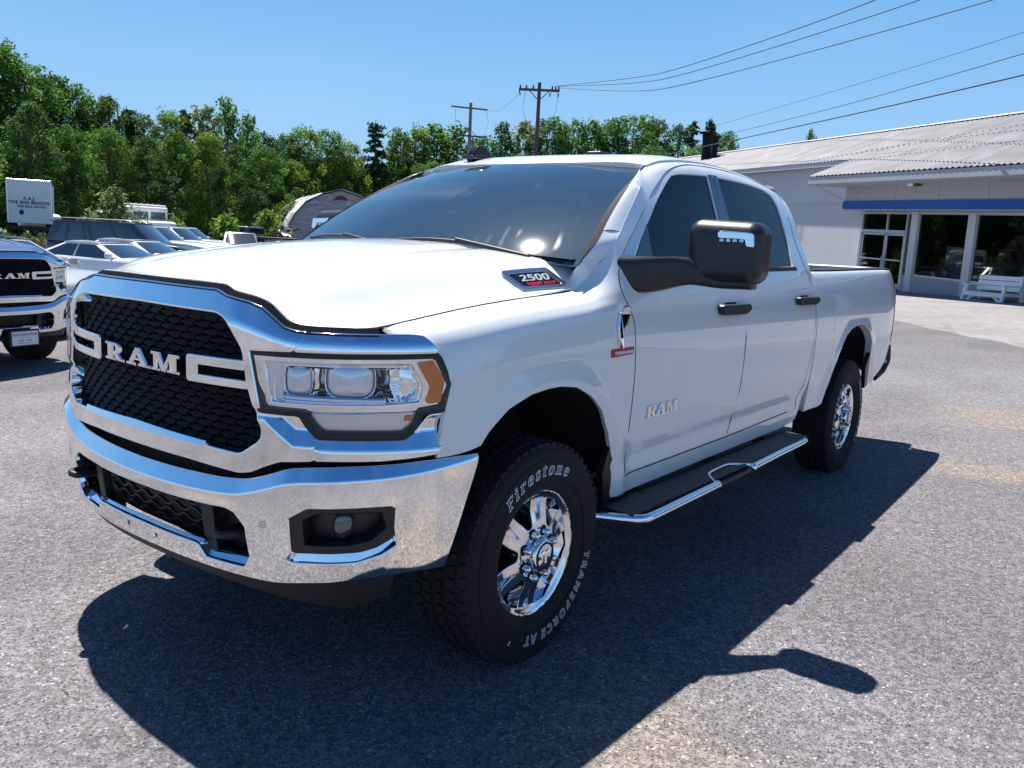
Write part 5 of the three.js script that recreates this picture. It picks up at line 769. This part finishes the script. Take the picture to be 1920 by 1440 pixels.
// ---------- trees ----------
const leafM = new THREE.MeshPhysicalMaterial({ color: 0xffffff, vertexColors: true, roughness: .75, transmission: .45, thickness: 0, specularIntensity: .25 });
const barkM = std([.11, .095, .08], .95);
function leaves(list, R) { // list of [x, y, z, size, r, g, b, flat]; each a bent spray of two small faces
  const pos = [], col = [], idx = [];
  const n = new THREE.Vector3(), t = new THREE.Vector3(), b = new THREE.Vector3();
  for (const [x, y, z, s, r, g, bl, up] of list) {
    n.set(R() - .5, R() - .5 + up, R() - .5).normalize(); t.set(R() - .5, (R() - .5) * .8, R() - .5).cross(n).normalize(); b.crossVectors(n, t);
    const w = s * (.32 + .25 * R()), l = s, k = pos.length / 3, f = .28 * s * (R() - .3);
    for (const [p, q, h] of [[-l, 0, 0], [-.1 * l, w, f], [l, .15 * w, 0], [.05 * l, -w, f]]) pos.push(x + t.x * p + b.x * q + n.x * h, y + t.y * p + b.y * q + n.y * h, z + t.z * p + b.z * q + n.z * h);
    for (let i = 0; i < 4; i++) col.push(r, g, bl); idx.push(k, k + 1, k + 3, k + 1, k + 2, k + 3);
  }
  const geo = new THREE.BufferGeometry(); geo.setAttribute('position', new THREE.Float32BufferAttribute(pos, 3)); geo.setAttribute('color', new THREE.Float32BufferAttribute(col, 3)); geo.setIndex(idx); geo.computeVertexNormals(); return geo;
}
const tones = { mid: [.110, .235, .034], deep: [.058, .142, .030], bright: [.165, .29, .040], pale: [.18, .24, .09], conifer: [.040, .098, .038] };
function broadleaf(seed, tone, H, wide, n, gap = 0, leaf = .098) { // unit: metres, base at 0
  const R = rng(seed), list = [], limbs = [], base = tones[tone];
  const trunk = [[0, -.5, 0], [(R() - .5) * .3, H * .3, (R() - .5) * .3], [(R() - .5) * .5, H * .62, (R() - .5) * .5], [(R() - .5) * .4, H * .9, (R() - .5) * .4]];
  limbs.push(bar(trunk[0], trunk[1], .17, .13, 7), bar(trunk[1], trunk[2], .13, .08, 6), bar(trunk[2], trunk[3], .08, .03, 5));
  const lobes = [], m = 84;
  for (let i = 0; i < m; i++) {
    const t = .13 + .87 * Math.pow((i + R()) / m, .85), prof = wide * Math.pow(Math.sin(Math.min(1, Math.max(.06, (1.04 - t) * 1.12)) * Math.PI * .62), .75) * (.8 + .4 * R()), a = i * 2.4 + R() * 1.2, rr = prof * Math.sqrt(.12 + .88 * R()), p = [Math.cos(a) * rr, H * t, Math.sin(a) * rr];
    lobes.push([...p, (.24 + .42 * R() * R() + .1 * R()) * (.6 + .45 * prof / wide), .75 + .9 * R()]);
    if (i % 3 === 0) { const k = trunk[t < .5 ? 1 : 2]; limbs.push(bar([k[0], Math.max(H * .12, k[1] - H * .05), k[2]], [p[0] * .8, p[1] - .2, p[2] * .8], .03, .010, 4)); }
  }
  for (let i = 0; i < 12; i++) { const a = R() * 6.28, rr = wide * .55 * R(), y = H * (.80 + .17 * R()); lobes.push([Math.cos(a) * rr, y, Math.sin(a) * rr, .16, 3.2]); } // upright shoots on top
  lobes.forEach(([x, y, z, r, tall]) => {
    const v = .55 + .9 * R(), hue = R(), c = [base[0] * v * (.75 + .6 * hue), base[1] * v, base[2] * v * (1.1 - .3 * hue)], q = Math.max(14, Math.round(n / m * (r * r) / .155 * (gap && R() < gap ? .3 : 1)));
    for (let i = 0; i < q; i++) { const u = R() * 2 - 1, b = R() * 6.283, k = Math.sqrt(1 - u * u), d = r * Math.pow(R(), .5) * 1.25, w = .75 + .5 * R(); list.push([x + d * k * Math.cos(b) * 1.1, y + d * u * tall, z + d * k * Math.sin(b) * 1.1, leaf * (.55 + .9 * R()), c[0] * w, c[1] * w, c[2] * w, .3]); }
  });
  return { crown: leaves(list, R), trunk: merge(limbs) };
}
function conifer(seed, H, wide, n, tone = 'conifer') {
  const R = rng(seed), list = [], limbs = [bar([0, -.5, 0], [0, H, 0], .14, .02, 7)], base = tones[tone];
  for (let i = 0; i < 24; i++) { const t = .16 + .82 * (i + R() * .6) / 24, rr = wide * Math.pow(1.03 - t, .72) * (.55 + .65 * R()); for (let k = 0; k < 5; k++) { const a = k * 1.257 + i * .9 + R() * .7, ln = rr * (.6 + .6 * R()), ht = H * Math.min(.985, t + (R() - .5) * .06), e = [Math.cos(a) * ln, ht - ln * .18 + .1, Math.sin(a) * ln]; limbs.push(bar([0, ht, 0], e, .02, .006, 4)); const q = Math.round(n / 150 * (.3 + rr / wide)); const v = .7 + .6 * R(); for (let j = 0; j < q; j++) { const d = .12 + .9 * R(), w = .8 + .4 * R(); list.push([e[0] * d + (R() - .5) * .25, lerp(ht, e[1], d) + (R() - .5) * .22, e[2] * d + (R() - .5) * .3, .16 * (.6 + .7 * R()), base[0] * v * w, base[1] * v * w, base[2] * v * w, .5]); } } }
  return { crown: leaves(list, R), trunk: merge(limbs) };
}
const kinds = {
  mid: broadleaf(101, 'mid', 10, 2.58, 13338), mid2: broadleaf(137, 'mid', 10, 3.02, 14391, .2), deep: broadleaf(211, 'deep', 10, 2.46, 13338), bright: broadleaf(307, 'bright', 10, 2.69, 13338, .15), pale: broadleaf(401, 'pale', 10, 2.24, 8775, .4, .15),
  airy: broadleaf(503, 'mid', 10, 1.68, 5265, .6, .15), spruce: conifer(601, 10, 3.6, 12000), pine: conifer(677, 10, 3.0, 9000, 'deep'),
};
const words = { mid: 'leafy green broadleaf tree', mid2: 'broad green broadleaf tree', deep: 'dark green dense tree', bright: 'bright green broadleaf tree', pale: 'pale thin-leaved tree', airy: 'thin airy tree with sparse top', spruce: 'pointed dark conifer', pine: 'slim spiky conifer' };
function plantTree(kind, label, x, z, top, wide = 1, turn = 0, y0) {
  const T = thing(kind === 'spruce' || kind === 'pine' ? 'conifer_tree' : 'broadleaf_tree', label, 'tree', 'trees of the treeline'), y = y0 ?? height(x, z) - .2, s = (top - y) / 10.6;
  mesh('crown', kinds[kind].crown, leafM, T); mesh('trunk', kinds[kind].trunk, barkM, T);
  T.position.set(x, y, z); T.scale.set(s * wide, s, s * wide); T.rotation.y = turn; return T;
}
{
  // skyline trees from left to right: bearing (radians off the lens axis, left negative), distance, height of the top, kind
  const A = [.798, -.602], Bv = [-.602, -.798], R = rng(99);
  const rows = [
    ['outermost left, cut by the picture edge', -0.56, 71, 14.3, 'mid2', 1.2],
    ['second from the left picture edge', -0.538, 72, 13.9, 'mid', 1.1],
    ['standing right above the white box truck', -0.517, 74, 13.4, 'mid2', 1.1],
    ['first crown right of the box truck top corner', -0.496, 75, 12.8, 'deep', 1.05],
    ['above the rear end of the dark SUV roof', -0.479, 76, 12.3, 'mid', 1],
    ['above the middle of the dark SUV roof', -0.461, 77, 11.9, 'mid2', 1],
    ['above the windscreen of the dark SUV', -0.446, 77, 12.0, 'deep', 0.95],
    ['above the white lorry cab, left one', -0.428, 78, 11.7, 'spruce', 0.8],
    ['right above the white lorry cab', -0.413, 79, 11.0, 'mid', 1],
    ['above the nearest white row pickup', -0.39, 80, 11.6, 'bright', 1],
    ['above the middle white row pickup', -0.371, 81, 12.3, 'pine', 0.8],
    ['above the farthest white row pickup', -0.353, 82, 12.6, 'pale', 1.1],
    ['rising highest over the small dark car', -0.329, 83, 13.8, 'airy', 0.75],
    ['shorter neighbour right of the tallest thin one', -0.308, 86, 12.8, 'airy', 0.9],
    ['above the pale blue minivan', -0.289, 88, 11.4, 'deep', 1.1],
    ['above the scrap truck', -0.269, 90, 11.4, 'mid', 1.1],
    ['first rounded crown left of the barn', -0.248, 91, 12.5, 'bright', 1.1],
    ['rounded crown above the left barn eave', -0.224, 93, 12.9, 'mid2', 1.05],
    ['low crown straight above the barn ridge', -0.2, 95, 11.8, 'bright', 1.1],
    ['lone conifer top right of the barn', -0.169, 98, 15.1, 'spruce', 0.9],
    ['first crown right of the lone conifer', -0.141, 99, 13.9, 'mid', 1],
    ['second crown right of the lone conifer', -0.123, 99, 14.5, 'bright', 1],
    ['see-through crown left of the farther pole', -0.101, 100, 15.2, 'airy', 1.2],
    ['see-through crown touching the farther pole', -0.079, 100, 15.2, 'airy', 1.3],
    ['behind the transformer cans of the farther pole', -0.052, 101, 13.9, 'mid', 1.1],
    ['dark upright crown between the two poles', -0.025, 102, 16.0, 'deep', 0.8],
    ['rounded pale crown between the two poles', 0.003, 102, 16.2, 'pale', 1.2],
    ['just left of the nearer pole', 0.028, 103, 16.8, 'mid', 1.1],
    ['first crown right of the nearer pole', 0.057, 104, 17.1, 'mid2', 1.0],
    ['thin crown, second right of the nearer pole', 0.079, 104, 17.1, 'airy', 1.2],
    ['third crown right of the nearer pole', 0.098, 105, 17.0, 'mid', 1.0],
    ['largest rounded crown right of the nearer pole', 0.126, 106, 18.3, 'mid2', 1.1],
    ['rounded twin right of the largest crown', 0.151, 106, 17.6, 'mid', 1.0],
    ['slim crown left of the two conifers', 0.177, 107, 17.2, 'deep', 0.9],
    ['left of the roof flues', 0.19, 107, 18.1, 'pine', 0.8],
    ['pointed one right behind the roof flues', 0.21, 108, 18.7, 'spruce', 0.62],
    ['low crown right behind the roof flues', 0.225, 108, 16.4, 'mid', 1],
    ['tiny top peeping over the grey roof ridge', 0.317, 111, 17.4, 'pale', 0.45],
  ];
  rows.forEach(([where, th, d, top, kind, w]) => { const a = Math.tan(th) * d * Math.cos(th), b = d * Math.cos(th); const x = 2.662 + A[0] * a + Bv[0] * b, z = 2.437 + A[1] * a + Bv[1] * b; plantTree(kind, `${words[kind]}, ${where}`, x, z, top, w, R() * 6); });
  // nearer, lower trees along the wood's edge
  const edge = [
    ['nearest the left picture edge behind the box truck', -.585, 53, 9.2, 'mid', 1.3], ['just right of the box truck', -.515, 54, 8.6, 'deep', 1.25], ['second right of the box truck', -.480, 55, 7.4, 'mid', 1.2], ['overhanging the dark SUV', -.447, 57, 8.0, 'mid2', 1.1], ['left of the lorry, behind the bush', -.412, 58, 7.6, 'deep', 1.2], ['behind the lorry cab, lower rank', -.380, 60, 8.3, 'mid', 1.15],
    ['bright one over the white pickups, lower rank', -.350, 61, 8.6, 'bright', 1.1], ['dark one over the white pickups, lower rank', -.320, 62, 8.0, 'deep', 1.2], ['over the blue minivan, lower rank', -.288, 64, 8.2, 'mid', 1.2], ['left of the barn, lower rank', -.255, 72, 8.0, 'bright', 1.2], ['leaning over the barn eave', -.232, 76, 8.4, 'mid', 1.2],
    ['behind the barn ridge, lower rank', -.200, 84, 9.4, 'mid2', 1.2], ['right behind the barn, bright', -.165, 82, 8.8, 'bright', 1.3], ['right of the barn, lower rank', -.135, 84, 9.6, 'mid', 1.3], ['left of the roof antenna, lower rank', -.105, 86, 10.2, 'mid2', 1.3], ['behind the roof antenna, lower rank', -.06, 88, 10.6, 'bright', 1.3], ['between the poles, lower rank', -.012, 90, 11.6, 'mid', 1.4], ['under the nearer pole transformers, lower rank', .035, 92, 12.2, 'mid2', 1.4], ['right of the nearer pole, lower rank', .085, 94, 12.8, 'bright', 1.4], ['left of the roof flues, lower rank', .15, 96, 14.0, 'mid', 1.5], ['behind the roof flues, lower rank', .20, 98, 14.8, 'mid2', 1.5],
  ];
  edge.forEach(([where, th, d0, top0, kind, w]) => { const fk = lerp(1.2, 1, sstep(-.15, -.10, th)), d = d0 * fk, top = 1.5 + (top0 - 1.5) * fk * .92; const b = d * Math.cos(th), a = d * Math.sin(th); const x = 2.662 + A[0] * a + Bv[0] * b, z = 2.437 + A[1] * a + Bv[1] * b; plantTree(kind, `${words[kind]}, ${where}`, x, z, top, w, R() * 6); });
  // the wood behind, one mass
  const n = 190, crown = new THREE.InstancedMesh(kinds.deep.crown, leafM, n), m = new THREE.Matrix4();
  for (let i = 0; i < n; i++) { const t = i / n, th = lerp(-.66, .40, t) + (R() - .5) * .02, d = lerp(78, 116, sstep(-.45, .15, th)) + 2 + R() * 16, b = d * Math.cos(th), a = d * Math.sin(th), x = 2.662 + A[0] * a + Bv[0] * b, z = 2.437 + A[1] * a + Bv[1] * b, top = lerp(10.4, 13.0, sstep(-.35, .25, th)) * (.78 + .26 * R()), s = top / 10.6; m.compose(new THREE.Vector3(x, -.6, z), new THREE.Quaternion().setFromAxisAngle(new THREE.Vector3(0, 1, 0), R() * 6.28), new THREE.Vector3(s * 1.45, s, s * 1.45)); crown.setMatrixAt(i, m); }
  crown.name = 'woodland'; crown.userData = { kind: 'stuff', label: 'dense green wood behind the treeline', category: 'woodland' }; crown.castShadow = crown.receiveShadow = true; scene.add(crown);
  // bushes and rough grass at the wood's edge
  const bush = (label, th, d, h, w, seed, tone) => { const b = d * Math.cos(th), a = d * Math.sin(th), x = 2.662 + A[0] * a + Bv[0] * b, z = 2.437 + A[1] * a + Bv[1] * b; const k = broadleaf(seed, tone, h, w, 3200, .2, .13), T = thing('bush', label, 'bush'); mesh('foliage', k.crown, leafM, T); mesh('stems', k.trunk, barkM, T); T.position.set(x, height(x, z) - .4, z); return T; };
  bush('light green spreading bush behind the dark SUV, left of the lorry', -.443, 52, 3.9, 1.5, 811, 'pale'); bush('small bright bush behind the blue minivan', -.330, 56, 2.9, 1.0, 823, 'bright'); bush('bright bush at the left barn corner', -.286, 66, 3.6, 1.6, 839, 'bright'); bush('low bush right of the white lorry', -.385, 55, 2.4, 1.4, 857, 'mid');
  const gl = []; for (let i = 0; i < 15000; i++) { const th = -.66 + R() * .48, d = 43 + R() * 15 + (th > -.32 ? 6 : 0), b = d * Math.cos(th), a = d * Math.sin(th), x = 2.662 + A[0] * a + Bv[0] * b, z = 2.437 + A[1] * a + Bv[1] * b, v = .7 + .6 * R(); gl.push([x, height(x, z) + .1 + R() * .9, z, .16 + .14 * R(), .075 * v, .105 * v, .028 * v, .1]); }
  const gm = mesh('rough_grass', leaves(gl, R), leafM, scene); gm.userData = { kind: 'stuff', label: 'tall rough grass along the edge of the lot', category: 'grass' };
}
// ---------- the two like pickups ----------
const truck = makePickup('white four-door heavy-duty pickup with chrome grille and black tow mirrors in the foreground');
{
  const t2 = truck.clone(); t2.name = numbered('pickup_truck'); t2.traverse((m) => { if (m.isMesh && m.material === M.paint) m.material = M.navy; });
  const drop = []; t2.traverse((m) => { if (m.name === 'plate_hole' || m.name === 'side_mirror') drop.push(m); }); drop.forEach((m) => m.parent.remove(m));
  tag(t2, 'dark blue pickup with chrome grille and front plate, cut by the left edge', 'pickup truck');
  const cv = document.createElement('canvas'); cv.width = 512; cv.height = 256; const c = cv.getContext('2d'); c.fillStyle = '#dcdfe0'; c.fillRect(0, 0, 512, 256); c.fillStyle = '#1a1c2a'; c.font = 'bold 66px sans-serif'; c.textAlign = 'center'; c.fillText('RON DAVIDSON', 256, 84, 480); c.font = '26px sans-serif'; c.fillText('C H E V R O L E T', 256, 124, 420); c.font = 'bold 40px sans-serif'; c.fillText('CHEVY', 170, 184); c.fillText('RAM', 330, 184); c.font = '28px sans-serif'; c.fillText('CHRYSLER  DODGE  JEEP', 256, 228, 360);
  const pt = new THREE.CanvasTexture(cv); pt.colorSpace = THREE.SRGBColorSpace;
  const pm = mesh('plate_holder', [rbox(.35, .19, .02, .01, [.10, .42, 1.03])], M.black, t2); mesh('front_plate', box(.305, .152, .004, [.10, .42, 1.043]), new THREE.MeshStandardMaterial({ map: pt, roughness: .5 }), t2);
  t2.position.set(-8.207, -.19, -1.366); t2.rotation.y = 1.782; scene.add(t2);
}
renderer.render(scene, camera);
